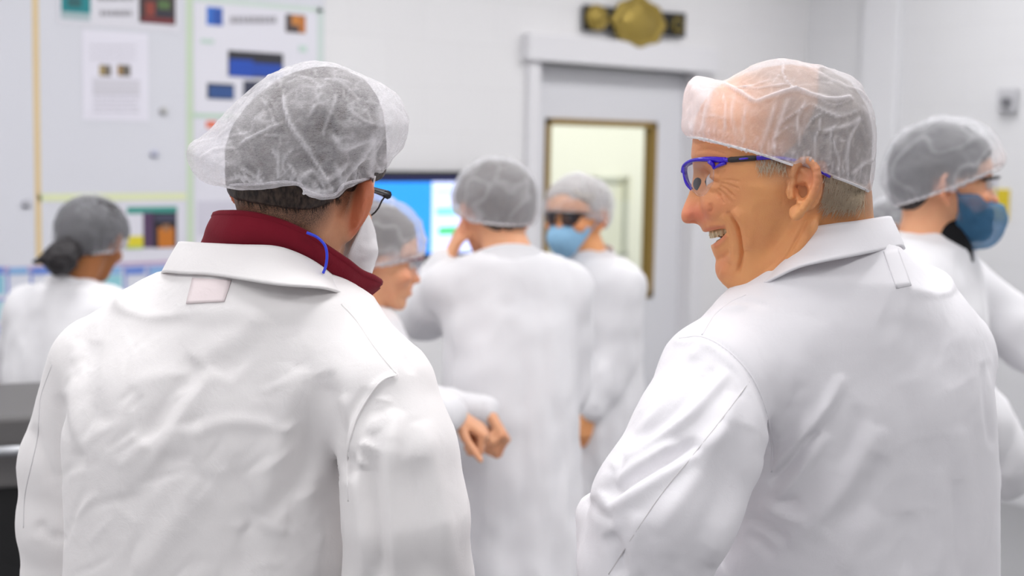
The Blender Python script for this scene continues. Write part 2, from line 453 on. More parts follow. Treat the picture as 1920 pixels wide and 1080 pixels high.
class Table:
    """2D lookup of a function of (f, z)"""
    def __init__(s, poly, step=0.0012, pad=0.03, blur=0):
        p = np.asarray(poly, float); lo, hi = p.min(0) - pad, p.max(0) + pad
        s.lo, s.step = lo, step
        nx, nz = [int(math.ceil(x)) + 1 for x in (hi - lo) / step]
        X, Z = np.meshgrid(lo[0] + np.arange(nx) * step, lo[1] + np.arange(nz) * step, indexing='ij')
        s.T = poly_sdf(X, Z, poly)
        for _ in range(blur):
            t = np.pad(s.T, 1, mode='edge'); s.T = (t[:-2, 1:-1] + t[2:, 1:-1] + t[1:-1, :-2] + t[1:-1, 2:] + 2 * t[1:-1, 1:-1]) / 6
    def __call__(s, f, z):
        a = (f - s.lo[0]) / s.step; b = (z - s.lo[1]) / s.step
        ac = np.clip(a, 0, s.T.shape[0] - 1.001); bc = np.clip(b, 0, s.T.shape[1] - 1.001)
        i, j = ac.astype(int), bc.astype(int); x, y = ac - i, bc - j; T = s.T
        v = (T[i, j] * (1 - x) + T[i + 1, j] * x) * (1 - y) + (T[i, j + 1] * (1 - x) + T[i + 1, j + 1] * x) * y
        return v - np.hypot(a - ac, b - bc) * s.step
def inflate(d, s, W, D):
    q = np.sqrt((s / W) ** 2 + (1 - np.minimum(d / D, 1)) ** 2) - 1
    return q * np.minimum(W, D) * 0.8
# ------------------------------------------------------------------ heads
def frame(theta, pitch=0.0, roll=0.0):
    """columns: forward, left, up. theta 0 looks away from the camera, 90 to the right"""
    t, p = R(theta), R(pitch)
    f = np.array([math.sin(t) * math.cos(p), math.cos(t) * math.cos(p), -math.sin(p)])
    s = np.array([-math.cos(t), math.sin(t), 0.0]); z = np.cross(f, s)
    c, sn = math.cos(R(roll)), math.sin(R(roll))
    s, z = s * c + z * sn, z * c - s * sn
    return np.stack([f, s, z], 1)
def mm(pts): return np.array(pts, float) / 1000.0
G_MAIN = mm([(93, 66), (98, 45), (99, 28), (94, 17), (92, 8), (92, -10), (93, -25), (94, -32), (97, -40), (98, -45), (94, -49), (97, -54), (96, -60), (90, -68), (92, -76), (92, -86), (84, -95), (66, -95), (45, -86), (22, -72), (4, -58), (-14, -48), (-45, -46), (-70, -40), (-88, -22), (-98, 8), (-99, 45), (-88, 82), (-58, 110), (-12, 124), (38, 115), (74, 92)])
G_NOSE = mm([(92, 20), (97, 6), (106, -10), (116, -23), (115, -30), (105, -33), (94, -33), (80, -26), (82, 0)])
EAR = [(1499, 352), (1495, 340), (1497, 326), (1504, 311), (1517, 303), (1531, 307), (1540, 322), (1540, 344), (1532, 366), (1521, 382), (1510, 396), (1500, 404)]
class Head:
    def __init__(h, o, M, main=G_MAIN, nose=G_NOSE, ear_out=28, scale=1.0, ear_scale=1.0):
        h.o, h.M, h.k, h.es = np.asarray(o, float), np.asarray(M, float), scale, ear_scale
        h.main_poly = main
        h.main = Table(main, blur=6); h.nose = Table(nose, blur=3) if nose is not None else None
        h.ear_out = R(ear_out); h.ear_s = .0705
    def loc(h, X, Y, Z):
        d = (X - h.o[0], Y - h.o[1], Z - h.o[2])
        return [(d[0] * h.M[0, i] + d[1] * h.M[1, i] + d[2] * h.M[2, i]) / h.k for i in range(3)]
    def wld(h, p): return h.o + (np.asarray(p, float) * h.k) @ h.M.T
    def widths(h, f, z):
        W = np.interp(z, [-.10, -.07, -.03, .0, .04, .08, .12], [.052, .060, .068, .0735, .0765, .076, .074])
        D = np.interp(z, [-.10, -.07, -.03, .01, .04, .08, .12], [.105, .105, .085, .072, .064, .062, .062])
        b = np.clip((-f - .0) / .06, 0, 1)
        return W, D * (1 - b) + b * np.minimum(D, .072)
    def skull(h, f, s, z):
        W, D = h.widths(f, z); return inflate(h.main(f, z), s, W, D)
    def ear(h, f, s, z):
        s = np.abs(s); c, sn = math.cos(h.ear_out), math.sin(h.ear_out); es = h.es
        f0, s0 = .006, h.ear_s
        p = (-(f - f0) * c + (s - s0) * sn) / es; r = ((f - f0) * sn + (s - s0) * c) / es; q = z / es
        d = None
        pts = np.array([((u - 1496) / 1616, (350 - v) / 1616) for u, v in EAR])
        pts = spline(pts, 18); n = len(pts)
        for i in range(n - 1):
            t = i / n; rr = .0036 + .0010 * math.sin(math.pi * t)
            ro = .003 + .0075 * math.sin(math.pi * min(1, t * 1.1)) ** .7
            g = sd_capsule(np.array([*pts[i], ro]), np.array([*pts[i + 1], ro]), rr, rr)(p, q, r)
            d = g if d is None else smin(d, g, .0015)
        cp, cq = .0155, .002
        pl = sd_ellipsoid(np.array([cp, cq, .0005]), np.array([.0175, .029, .0042]))(p, q, r - .12 * p)
        d = smin(d, pl, .003)
        for pts2, rr in (([(1513, 320), (1526, 332), (1526, 352), (1516, 370), (1508, 378)], .0030), ([(1493, 346), (1490, 358), (1492, 366)], .0046)):
            a = np.array([((u - 1496) / 1616, (350 - v) / 1616) for u, v in pts2])
            for i in range(len(a) - 1):
                d = smin(d, sd_capsule(np.array([*a[i], .0050]), np.array([*a[i + 1], .0050]), rr, rr)(p, q, r), .003)
        lobe = sd_ellipsoid(np.array([.003, -.0285, .002]), np.array([.0085, .0085, .0045]))(p, q, r)
        d = smin(d, lobe, .004)
        can = sd_capsule(np.array([.0035, .0005, -.004]), np.array([.0045, -.001, .009]), .0022, .0026)(p, q, r)
        d = smax(d, -can, .0015)
        con = sd_ellipsoid(np.array([.0095, -.005, .0065]), np.array([.0075, .0105, .0085]))(p, q, r)
        return smax(d, -con, .003) * es
    def body(h, X, Y, Z):
        f, s, z = h.loc(X, Y, Z)
        d = h.skull(f, s, z)
        for sg in (-1, 1):
            d = smax(d, -sd_ellipsoid(np.array([.101, sg * .031, .010]), np.array([.014, .017, .012]))(f, s, z), .016)
            d = smin(d, sd_ellipsoid(np.array([.070, sg * .046, -.018]), np.array([.020, .018, .014]))(f, s, z), .018)
        if h.nose is not None:
            wn = np.interp(z, [-.034, -.022, -.005, .02], [.0165, .0165, .0125, .0105])
            n = inflate(h.nose(f, z), s, wn, .015)
            for sg in (-1, 1): n = smin(n, sd_ellipsoid(np.array([.100, sg * .0125, -.025]), np.array([.0105, .0065, .0075]))(f, s, z), .005)
            d = smin(d, n, .007)
        d = h.mouth(d, f, s, z)
        e = h.ear(f, s, z)
        return smin(d, e, .004) * h.k
    def mouth(h, d, f, s, z):
        a = np.abs(s); x = .0965 - 14 * s * s
        up = np.sqrt((f - x + .001) ** 2 + (z + .0425) ** 2) - .0052; lo = np.sqrt((f - x + .001) ** 2 + (z + .0545) ** 2) - .0060
        cap = a - .024
        d = smin(d, np.maximum(up, cap), .006); d = smin(d, np.maximum(lo, cap), .006)
        return smax(d, -np.maximum(np.sqrt((f - x - .004) ** 2 + (z + .0485) ** 2) - .0028, cap), .002)
    def add(h, fld, k=.02):
        r = .16 * h.k
        fld.add(h.body, h.o - r, h.o + r, k, pad=0.0)
    def blush(h, V):
        f, s, z = [q for q in ((V - h.o) @ h.M / h.k).T]
        g = lambda c, r: np.exp(-(((f - c[0]) / r[0]) ** 2 + ((np.abs(s) - c[1]) / r[1]) ** 2 + ((z - c[2]) / r[2]) ** 2))
        b = .5 * g((.112, 0, -.025), (.02, .02, .02)) + .35 * g((.075, .05, -.02), (.03, .025, .022)) + .4 * g((-.01, .085, 0), (.03, .02, .04))
        return b + .6 * g((.097, 0, -.049), (.012, .022, .010))
def in_poly_attr(h, V, poly, soft=.006, blur=4):
    t = Table(poly, blur=blur); f, s, z = ((V - h.o) @ h.M / h.k).T
    return np.clip(t(f, z) / soft + .5, 0, 1)
G_HAIR = mm([(88, 66), (62, 52), (52, 30), (24, 26), (14, 18), (8, -6), (-4, 14), (-26, 22), (-30, -10), (-46, -40), (-70, -52), (-110, -30), (-125, 40), (-100, 130), (-20, 185), (75, 150)])
def hair_shell(h, parent, mat, thick=.006, step=.004, region=G_HAIR, bumpy=.002, extra=None, top=0.0):
    """short hair: a shell over the skull inside the hairline"""
    xs = np.arange(-.13, .125, step); ys = np.arange(-.11, .111, step); zs = np.arange(-.08, .175, step)
    F = Field(xs, ys, zs); tb = Table(region, blur=5)
    def fn(f, s, z):
        tz = np.clip((z - .015) / .10, 0, 1); d = h.skull(f, s, z) - thick - top * tz * tz * (3 - 2 * tz)
        d = smax(d, -(h.skull(f, s, z) + .006), .001)
        return smax(d, -tb(f, z), .006)
    F.add(fn, (-.2, -.2, -.2), (.2, .2, .2))
    if extra: extra(F)
    V, Q = F.mesh(1)
    N = vnormals(V, Q); V = V + N * (fbm(V, 70, 3, stretch=(1, 1, .5)) * bumpy)[:, None]
    return link('hair', mesh_np('hair', h.wld(V), Q), mat, parent)
def bouffant(h, parent, mat, size=(.122, .100, .108), c=(-.006, 0, .034), step=.0045, tilt=14, seed=0, cut=(-.035, .30), puff=.006, edge_mat=None):
    """gathered see-through cap with its elastic edge"""
    a = R(tilt); Mt = np.array([[math.cos(a), 0, math.sin(a)], [0, 1, 0], [-math.sin(a), 0, math.cos(a)]]).T
    xs = np.arange(-.16, .16, step); ys = np.arange(-.13, .131, step); zs = np.arange(-.11, .17, step)
    F = Field(xs, ys, zs)
    pl = lambda f: cut[0] + cut[1] * (f + .1)
    e = sd_ellipsoid(np.array(c), np.array(size), Mt)
    F.add(lambda f, s, z: smax(e(f, s, z), (pl(f) - z) * .95, .014), (-.2, -.2, -.2), (.2, .2, .2))
    V, Q = F.mesh(2); N = vnormals(V, Q)
    ang = np.arctan2(V[:, 1], V[:, 0] - c[0]); low = np.clip(1 - (V[:, 2] - pl(V[:, 0])) / .06, 0, 1)
    n1 = fbm(V, 16, 3, (seed, 0, 0)); n2 = fbm(np.stack([np.cos(ang) * 3, np.sin(ang) * 3, V[:, 2] * 4], 1), 2.2, 2, (0, seed, 0))
    ridge = np.clip(1 - np.abs(fbm(V, 13, 2, (seed + 5, 3, 1))) * 5, 0, 1) ** 2
    pl1 = np.sin(ang * 34 + 3 * n2) * low ** 2
    V = V + N * (n1 * puff + pl1 * .0022 + ridge * .003 + .001)[:, None]
    me = mesh_np('hairnet', h.wld(V), Q); set_attr(me, 'fold', np.clip(ridge * .7 + low ** 3 * .6 + np.clip(pl1, 0, 1) * .3, 0, 1))
    o = link('hairnet', me, mat, parent)
    t = np.linspace(0, 2 * math.pi, 90, endpoint=False)
    # elastic edge: where the cut plane meets the shell
    pts = []
    for q in t:
        r = .02
        for _ in range(60):
            f = c[0] + math.cos(q) * r; s = math.sin(q) * r; z = pl(f) + .004
            if float(e(np.array(f), np.array(s), np.array(z))) > -.006: break
            r += .002
        pts.append((f, s, z + .0015 * math.sin(q * 40)))
    MB().tube(h.wld(np.array(pts)), .0022, 6, closed=True).build('elastic_edge', edge_mat or mat, o, True)
    return o
def wear_glasses(h, parent, mat_f, mat_l, thick=.0028, curv=9.0, span=.068):
    """half-framed safety glasses on a head"""
    def c(s): return .112 - curv * s * s
    S = np.linspace(-span, span, 33)
    top = np.array([(c(s), s, .024 - .9 * s * s) for s in S])
    fr = MB(); fr.tube(h.wld(top), thick * (1 + (.6 if curv < 9 else 0) * np.abs(S / span) ** 3), 8)
    root = fr.build('safety_glasses', mat_f, parent, True)
    for sg in (-1, 1):
        ss = np.linspace(.010, span - .002, 14) * sg; V = []; Fc = []
        for i, s in enumerate(ss):
            t = i / 13; lowz = .022 - .9 * s * s - .036 * (math.sin(math.pi * min(1, .18 + t * .95)) ** .5 if t < .86 else math.sin(math.pi * (.18 + t * .95)) ** .5 if .18 + t * .95 < 1 else .05)
            for j in range(6): V.append((c(s) + .0006, s, (.023 - .9 * s * s) * (1 - j / 5) + lowz * j / 5))
        if curv < 9: MB().tube(h.wld(np.array(V[5::6])), .0011, 6).build('lens_rim', mat_f, root, True)
        for i in range(13):
            for j in range(5): Fc.append((i * 6 + j, (i + 1) * 6 + j, (i + 1) * 6 + j + 1, i * 6 + j + 1))
        me = mesh_of('lens', h.wld(np.array(V)), Fc); l = link('lens', me, mat_l, root)
        sm = l.modifiers.new('t', 'SOLIDIFY'); sm.thickness = .0015
        arm = spline([(c(span), span * sg, .0198), (.055, .0755 * sg, .022), (.015, .0760 * sg, .024), (-.010, .0745 * sg, .020), (-.030, .073 * sg, .004)], 20)
        MB().tube(h.wld(arm), .0026, 6, flat=.7).build('temple', mat_f, root, True)
    return root
def add_eyes(h, parent, mat_w, mat_i, z=.009, f=.083):
    for sg in (-1, 1):
        bm = bmesh.new(); bmesh.ops.create_uvsphere(bm, u_segments=16, v_segments=12, radius=.0118 * h.k)
        for q in bm.verts: q.co = Vector(h.wld((f, sg * .031, z))) + q.co
        me = bpy.data.meshes.new('eye'); bm.to_mesh(me); bm.free()
        e = link('eye', me, mat_w, parent)
        a = np.linspace(0, 2 * math.pi, 14, endpoint=False)
        V = [h.wld((f + .0112, sg * .031 + .0045 * math.cos(t), z + .0045 * math.sin(t))) for t in a] + [h.wld((f + .0128, sg * .031, z))]
        link('iris', mesh_of('iris', V, [(i, (i + 1) % 14, 14) for i in range(14)]), mat_i, e)

# ------------------------------------------------------------------ hands
def add_hand(fld, wrist, d, pn, curl=(25, 30, 25), spread=5, side=1, sc=1.0, thumb=(40, 20)):
    """wrist position, pointing direction, palm normal (out of the palm); side +1 puts the thumb on d x pn"""
    d = np.asarray(d, float) / np.linalg.norm(d); pn = np.asarray(pn, float); pn = pn - d * (pn @ d); pn /= np.linalg.norm(pn)
    t = np.cross(d, pn) * side
    w = np.asarray(wrist, float)
    at = lambda a, b, c: w + (d * a + t * b + pn * c) * sc
    k = .010 * sc
    for b, l in ((.028, .088), (.010, .092), (-.010, .088), (-.028, .080)):
        fld.capsule(at(.005, b * .55, 0), at(l - .004, b * .95, 0), .0135 * sc, .0110 * sc, k)
    for i, (b, l0, ph) in enumerate(((.029, .090, (.040, .024, .019)), (.010, .095, (.045, .028, .020)), (-.010, .090, (.041, .026, .019)), (-.028, .080, (.032, .020, .017)))):
        p = at(l0 - .008, b, 0); ang = 0.0; sp = R(spread * (1.5 - i))
        rad = (.0090, .0084, .0076, .0064)
        cc = [c * (1 + .14 * i) for c in curl]
        for j in range(3):
            ang += R(cc[j])
            v = (d * math.cos(sp) + t * math.sin(sp)) * math.cos(ang) + pn * math.sin(ang)
            q = p + v * ph[j] * sc
            fld.capsule(p, q, rad[j] * sc, rad[j + 1] * sc, .004 * sc); p = q
    p = at(.020, .026, .006); v = d * math.cos(R(thumb[0])) + t * math.sin(R(thumb[0])) + pn * .35; v /= np.linalg.norm(v)
    q = p + v * .042 * sc; fld.capsule(p, q, .0140 * sc, .0105 * sc, .012 * sc)
    v2 = v * math.cos(R(thumb[1])) + d * math.sin(R(thumb[1])); r = q + v2 * .030 * sc
    fld.capsule(q, r, .0100 * sc, .0090 * sc, .006 * sc); fld.capsule(r, r + (v2 + d * .2) * .022 * sc, .0090 * sc, .0070 * sc, .005 * sc)

# ------------------------------------------------------------------ shared clothing
def legs_and_shoes(root, base, th, mat_t, mat_s, hip=.92):
    fx = np.array([math.sin(R(th)), math.cos(R(th)), 0]); rx = np.array([math.cos(R(th)), -math.sin(R(th)), 0]); b = np.array([base[0], base[1], 0])
    fl = Field(*[np.arange(c - .26, c + .27, .014) for c in b[:2]], np.arange(.02, hip + .12, .02))
    for sg in (-1, 1):
        fl.chain([b + rx * sg * .085 + [0, 0, hip], b + rx * sg * .095 + fx * .01 + [0, 0, .5], b + rx * sg * .10 - fx * .01 + [0, 0, .09]], [.088, .07, .058], .02)
    fl.ellipsoid(b + [0, 0, hip], (.16, .13, .12), .05)
    V, Q = fl.mesh(1); link('trousers', mesh_np('trousers', V, Q), mat_t, root)
    for sg in (-1, 1):
        c = b + rx * sg * .105
        f2 = Field(np.arange(c[0] - .2, c[0] + .2, .012), np.arange(c[1] - .2, c[1] + .2, .012), np.arange(-.01, .14, .01))
        M = np.stack([rx, fx, [0, 0, 1]], 1)
        f2.ellipsoid(c + fx * .055 + [0, 0, .03], (.048, .14, .045), 0, M); f2.ellipsoid(c - fx * .01 + [0, 0, .06], (.045, .07, .055), .02, M)
    
        f2.F = np.maximum(f2.F, (.002 - f2.ax[2])[None, None, :]).astype(np.float32)
        V, Q = f2.mesh(1); link('shoe', mesh_np('shoe', V, Q), mat_s, root)
def sheet(top, bot, n=60, rows=8, bulge=0.0, curve=None):
    """surface between two edge curves (world points)"""
    T, B = spline(top, n), spline(bot, n); V = []; F = []
    for j in range(rows + 1):
        t = j / rows
        V.append(T * (1 - t) + B * t)
    V = np.vstack(V)
    for j in range(rows):
        for i in range(n - 1): F.append((j * n + i, j * n + i + 1, (j + 1) * n + i + 1, (j + 1) * n + i))
    return V, F
def ring_collar(c, th, r0, r1, z0, z1, gap=35, tilt=.0, n=50, rows=5, sx=1.0):
    """fall collar round a neck: narrow at the top, wide at the lower edge, open in front"""
    a = np.linspace(R(gap), R(360 - gap), n); f = np.array([math.sin(R(th)), math.cos(R(th))]); r = np.array([math.cos(R(th)), -math.sin(R(th))])
    V, F = [], []
    for j in range(rows + 1):
        t = j / rows; rr = r0 + (r1 - r0) * t ** 1.3; z = z0 + (z1 - z0) * t
        for q in a:
            p = np.array(c[:2]) + f * math.cos(q) * rr * .95 + r * math.sin(q) * rr * sx
            fr = (math.cos(q) + 1) / 2
            V.append((p[0], p[1], z - fr * (.035 + tilt) - .004 * t * math.cos(3 * q)))
    for j in range(rows):
        for i in range(n - 1): F.append((j * n + i, j * n + i + 1, (j + 1) * n + i + 1, (j + 1) * n + i))
    return V, F
def solid_sheet(name, V, F, mat, parent, th=.0025, sub=1):
    o = link(name, mesh_of(name, V, F), mat, None)
    if sub: m = o.modifiers.new('s', 'SUBSURF'); m.levels = m.render_levels = sub
    m = o.modifiers.new('t', 'SOLIDIFY'); m.thickness = th; m.offset = 0
    if parent is not None: o.parent = parent; o.matrix_parent_inverse = parent.matrix_basis.inverted()
    return o
# ------------------------------------------------------------------ shared materials
M_COAT_W = fabric('coat_cloth_warm', srgb(234, 231, 231), weave=.18)
M_COAT_C = fabric('coat_cloth_cool', srgb(234, 232, 236), weave=.18)
M_COAT_B = fabric('coat_cloth_plain', srgb(230, 229, 232), weave=.1)
M_SEAM = fabric('seam_thread', srgb(205, 202, 204), weave=.1)
M_NET = netting('hairnet_web', srgb(244, 242, 246), base=.39, fold=.62, fibre=.62, rim=.14, fscale=270)
M_NET_R = netting('hairnet_web_fine', srgb(246, 242, 245), base=.36, fold=.55, fibre=.34, rim=.16, fscale=600)
M_NET_BG = netting('hairnet_web_plain', srgb(240, 240, 244), base=.32, fold=.30, fibre=.2, rim=.25, fscale=250)
M_ELASTIC = fabric('elastic', srgb(240, 238, 240), weave=.3)
M_EYE = plain('eye_white', srgb(225, 218, 212), .25); M_IRIS = plain('iris_dark', srgb(60, 50, 45), .2)
M_TROUSER = fabric('trouser_cloth', srgb(28, 29, 34)); M_TROUSER2 = fabric('denim', srgb(44, 52, 78))
M_SHOE = plain('shoe_black', srgb(22, 22, 24), .5, bump=.1)
M_SKIN_TAN = skin('skin_tan', srgb(232, 164, 108), srgb(215, 122, 96), srgb(122, 104, 92))
M_SKIN_OLIVE = skin('skin_olive', srgb(214, 158, 122), srgb(205, 118, 84), srgb(52, 40, 35))
M_SKIN_FAIR = skin('skin_fair', srgb(232, 172, 132), srgb(222, 122, 96), srgb(70, 55, 45))
M_SKIN_BROWN = skin('skin_brown', srgb(168, 108, 62), srgb(160, 90, 60), srgb(30, 25, 25))
M_HAIR_BLACK = hair_mat('hair_black', srgb(26, 24, 27), srgb(62, 58, 60))
M_HAIR_BROWN = hair_mat('hair_brown', srgb(30, 23, 20), srgb(74, 60, 52))
M_HAIR_GREY = hair_mat('hair_grey', srgb(70, 60, 54), srgb(132, 118, 106))
M_HAIR_MID = hair_mat('hair_mid_brown', srgb(54, 46, 42), srgb(106, 94, 86))
M_LENS = clear_lens('clear_lens')
M_BLACKP = plain('black_plastic', srgb(24, 25, 30), .3)
M_MASK = fabric('blue_mask', srgb(142, 186, 218), weave=.2)
M_STEEL = plain('steel', srgb(190, 192, 196), .3, metal=.9)

def cam_facing(V, N):
    d = V - CO; return (N * d).sum(1) < 0.15 * np.linalg.norm(d, axis=1)
def emboss(V, Q, strokes):
    N = vnormals(V, Q); u, v = proj(V); h = np.zeros(len(V)); m = cam_facing(V, N)
    h[m] = strokes_height(u[m], v[m], strokes)
    return V + N * h[:, None]
def bvh_of(V, Q): return BVHTree.FromPolygons([Vector(p) for p in V], [tuple(map(int, q)) for q in Q])
def drop(b, u, v, lift=.0012):
    """the point of a surface seen at u, v, lifted off it a little"""
    d = Vector(ray(u, v)).normalized(); h = b.ray_cast(Vector(CO), d)
    if h[0] is None: return None
    n = h[1] if h[1].dot(d) < 0 else -h[1]
    return np.array(h[0] + n * lift)
def seam(b, pts, name, mat, parent, r=.0012, n=50, lift=-.0003):
    q = [drop(b, u, v, lift) for u, v in spline(pts, n)]; q = [p for p in q if p is not None]
    if len(q) < 4: return None
    q = np.array(q); q[1:-1] = (q[:-2] + q[1:-1] * 2 + q[2:]) / 4
    return MB().tube(q, r, 6).build(name, mat, parent, True)
def patch(b, corners, name, mat, parent, lift=.0012, n=8, th=.0012):
    c = np.array(corners, float); V, F = [], []
    for j in range(n + 1):
        for i in range(n + 1):
            s, t = i / n, j / n; p = (c[0] * (1 - s) + c[1] * s) * (1 - t) + (c[3] * (1 - s) + c[2] * s) * t
            q = drop(b, p[0], p[1], lift)
            if q is None: return None
            V.append(q)
    for j in range(n):
        for i in range(n): k = j * (n + 1) + i; F.append((k, k + 1, k + n + 2, k + n + 1))
    return solid_sheet(name, V, F, mat, parent, th, 0)
def lv(v, uL, uR, Y, b):
    a, c = P(uL, v, Y), P(uR, v, Y); m = (a + c) / 2
    return (m[2], m[0], m[1], (c[0] - a[0]) / 2, b)
def crumple(V, Q, seed, a1=.0009, a2=.0003):
    N = vnormals(V, Q); up = V[:, 2] > 1.15
    h = np.zeros(len(V)); W = V[up]
    h[up] = fbm(W, 9, 3, (seed, 0, 0), (1, 1, .55)) * a1 + np.clip(1 - np.abs(fbm(W, 17, 3, (0, seed, 0), (1, 1, .7))) * 4, 0, 1) ** 2 * a2 * 1.5 + fbm(W, 45, 3, (0, 0, seed)) * a2
    return V + N * h[:, None]

# ================================================================== man in the maroon collar, seen from behind
def man_maroon():
    bx = P(450, 700, 1.66)
    root = empty('person', (bx[0], bx[1], 0)); th = 10
    tag(root, 'person seen from behind, white lab coat over maroon fleece collar, head turned right', 'person')
    o = P(562, 366, 1.665); M = frame(25, 6, 7)
    h = Head(o, M, ear_out=54, scale=.93, ear_scale=1.08); h.ear_s = .0715
    nk0, nk1 = P(556, 395, 1.655), P(525, 560, 1.66)
    xs = axis(-.62, .1, .03, [(o[0] - .14, o[0] + .14, .0023)]); ys = axis(1.4, 2.0, .03, [(o[1] - .14, o[1] + .14, .0025)])
    zs = axis(0.02, 1.95, .03, [(o[2] - .16, o[2] + .14, .0023)])
    F = Field(xs, ys, zs); h.add(F, 0)
    F.capsule(nk0, nk1, .060, .066, .025)
    F.ellipsoid((bx[0], bx[1] + .01, 1.25), (.17, .09, .27), .04); F.ellipsoid((bx[0], bx[1], .95), (.15, .10, .16), .05)
    for sg in (-1, 1): F.capsule((bx[0] + sg * .09, bx[1], .9), (bx[0] + sg * .09, bx[1], .09), .07, .04, .03)
    V, Q = F.mesh(2)
    me = mesh_np('body', V, Q); set_attr(me, 'blush', h.blush(V) + .7 * np.clip((np.abs(((V - o) @ M)[:, 1]) - .074) / .006, 0, 1))
    nape = mm([(60, 40), (20, 30), (14, 0), (9, -30), (2, -12), (-30, -4), (-36, -28), (-48, -46), (-120, -60), (-130, 40), (-60, 140), (60, 120)])
    beard = mm([(14, -2), (8, -30), (2, -46), (20, -72), (46, -98), (90, -110), (110, -70), (60, -50), (22, -30)])
    side = np.clip((.0765 - np.abs(((V - o) @ M)[:, 1])) / .006, 0, 1)
    set_attr(me, 'stubble', side * np.maximum(in_poly_attr(h, V, nape, .026, 10) * .95, in_poly_attr(h, V, beard, .02, 8) * .55))
    link('body', me, M_SKIN_OLIVE, root)
    add_eyes(h, root, M_EYE, M_IRIS)
    reg = mm([(88, 66), (62, 52), (40, 34), (16, 26), (8, 12), (-20, 16), (-40, -4), (-60, -16), (-110, -20), (-135, 40), (-110, 140), (-20, 190), (80, 150)])
    # hair net, puffed to the left and right of the skull
    zo = [(62, 415), (130, 360), (230, 270), (330, 170), (420, 100), (520, 62), (620, 48), (720, 62), (820, 108), (900, 150), (960, 200), (1005, 280), (1015, 340), (1000, 400), (960, 460), (900, 530), (860, 556), (800, 568), (740, 580), (700, 622), (640, 628), (580, 610), (545, 575), (470, 572), (380, 582), (280, 583), (160, 555), (90, 510), (70, 470)]
    px = lambda L: [(320 + a / 2.25, 90 + b / 2.25) for a, b in L]
    vd = ray(580, 250); vd /= np.linalg.norm(vd); vr = CM[:, 0] - vd * (CM[:, 0] @ vd); vr /= np.linalg.norm(vr); vu = np.cross(vr, vd)
    no = P(575, 250, 1.665)
    NM = np.stack([vr, vd, vu], 1)
    def pl(L):
        out = []
        for u, v in L:
            d = ray(u, v); t = ((no - CO) @ vd) / (d @ vd); q = (CO + d * t - no) @ NM; out.append((q[0], q[2]))
        return np.array(out)
    tb = Table(spline(pl(px(zo)), 120, True), blur=3)
    zh = [(446, 335), (446, 285), (454, 232), (476, 188), (515, 153), (560, 133), (610, 125), (655, 133), (693, 160), (716, 202), (724, 260), (720, 320), (712, 355), (640, 400), (520, 400), (452, 375)]
    th_ = Table(spline(pl(zh), 90, True), blur=3); zcut = pl([(580, 335)])[0, 1]
    def mop(F):
        f, s, z = np.meshgrid(*F.ax, indexing='ij'); p = h.wld(np.stack([f, s, z], -1)) - no; q = p @ NM
        d = smax(inflate(th_(q[..., 0], q[..., 2]), q[..., 1] - .006, .094, .070), zcut - q[..., 2], .012)
        F.F = smin(F.F, d.astype(np.float32), .012)
    hair = hair_shell(h, root, M_HAIR_BROWN, .0045, .003, reg, .0012, mop)
    # short hairs at the nape
    sp = MB(); r2 = np.random.default_rng(3); dep = bvh_of(V, Q)
    for _ in range(900):
        u, v = r2.uniform(446, 640), r2.uniform(350, 398)
        if v > 372 + 22 * math.sin((u - 446) / 194 * 3.1) or r2.random() < (v - 350) / 70: continue
        p = drop(dep, u, v, .0006); q = drop(dep, u + r2.uniform(2, 7) * (1 if u < 560 else -.3), v + r2.uniform(8, 14), .0016)
        if p is None or q is None or np.linalg.norm(p - q) > .02: continue
        sp.tube([p, (p + q) / 2 + (p - q) * .01, q], [.00035, .0003, .0001], 3)
    sp.build('nape_hair', M_HAIR_BROWN, hair, True)
    F = Field(np.arange(-.17, .15, .0026), np.arange(-.15, .15, .003), np.arange(-.11, .12, .0026))
    zx = zo[:17] + [(985, 520), (960, 640), (860, 740), (700, 790), (470, 780), (280, 720), (150, 640), (85, 560), (66, 480)]
    tx = Table(spline(pl(px(zx)), 120, True), blur=3)
    F.add(lambda X, Y, Z: smax(inflate(tx(X, Z), Y - .006, .122, .075), -tb(X, Z), .010), (-1, -1, -1), (1, 1, 1))
    V2, Q2 = F.mesh(3)
    strokes = [([(470, 180), (490, 280), (520, 350), (580, 430), (640, 530), (680, 600)], 1.0, 9), ([(280, 420), (380, 360), (490, 310)], .6, 7), ([(390, 370), (520, 375)], .5, 6), ([(700, 190), (680, 260), (650, 340), (640, 380)], .6, 9),
               ([(420, 420), (450, 470), (455, 550)], .6, 8), ([(520, 420), (480, 470), (470, 520)], .6, 8), ([(290, 500), (350, 540), (400, 560)], .8, 9), ([(300, 520), (340, 572)], .7, 8), ([(540, 560), (600, 520), (650, 560), (700, 530), (760, 470)], .7, 14),
               ([(680, 360), (720, 420), (760, 410), (860, 380)], .6, 14), ([(860, 340), (830, 430), (780, 500), (720, 560)], .6, 16), ([(600, 230), (640, 190)], .4, 8), ([(880, 240), (890, 330), (860, 420), (850, 520)], .5, 22), ([(490, 480), (530, 540), (560, 590)], .8, 8),
               ([(460, 160), (455, 120), (500, 80)], .4, 10), ([(585, 290), (610, 240)], .4, 7), ([(690, 480), (710, 540), (720, 600)], .7, 12), ([(560, 590), (620, 610), (690, 600)], .8, 16), ([(900, 480), (940, 420), (980, 330)], .4, 14), ([(120, 470), (200, 430), (280, 425)], .4, 9), ([(230, 560), (300, 545), (380, 570)], .6, 10),
               ([(100, 400), (180, 380), (270, 330)], .3, 8), ([(640, 130), (720, 150), (800, 220)], .35, 8), ([(540, 110), (600, 140), (640, 190)], .3, 7), ([(740, 240), (800, 300), (880, 330)], .35, 9), ([(380, 210), (420, 270), (440, 340)], .3, 8)]
    r3 = np.random.default_rng(11)
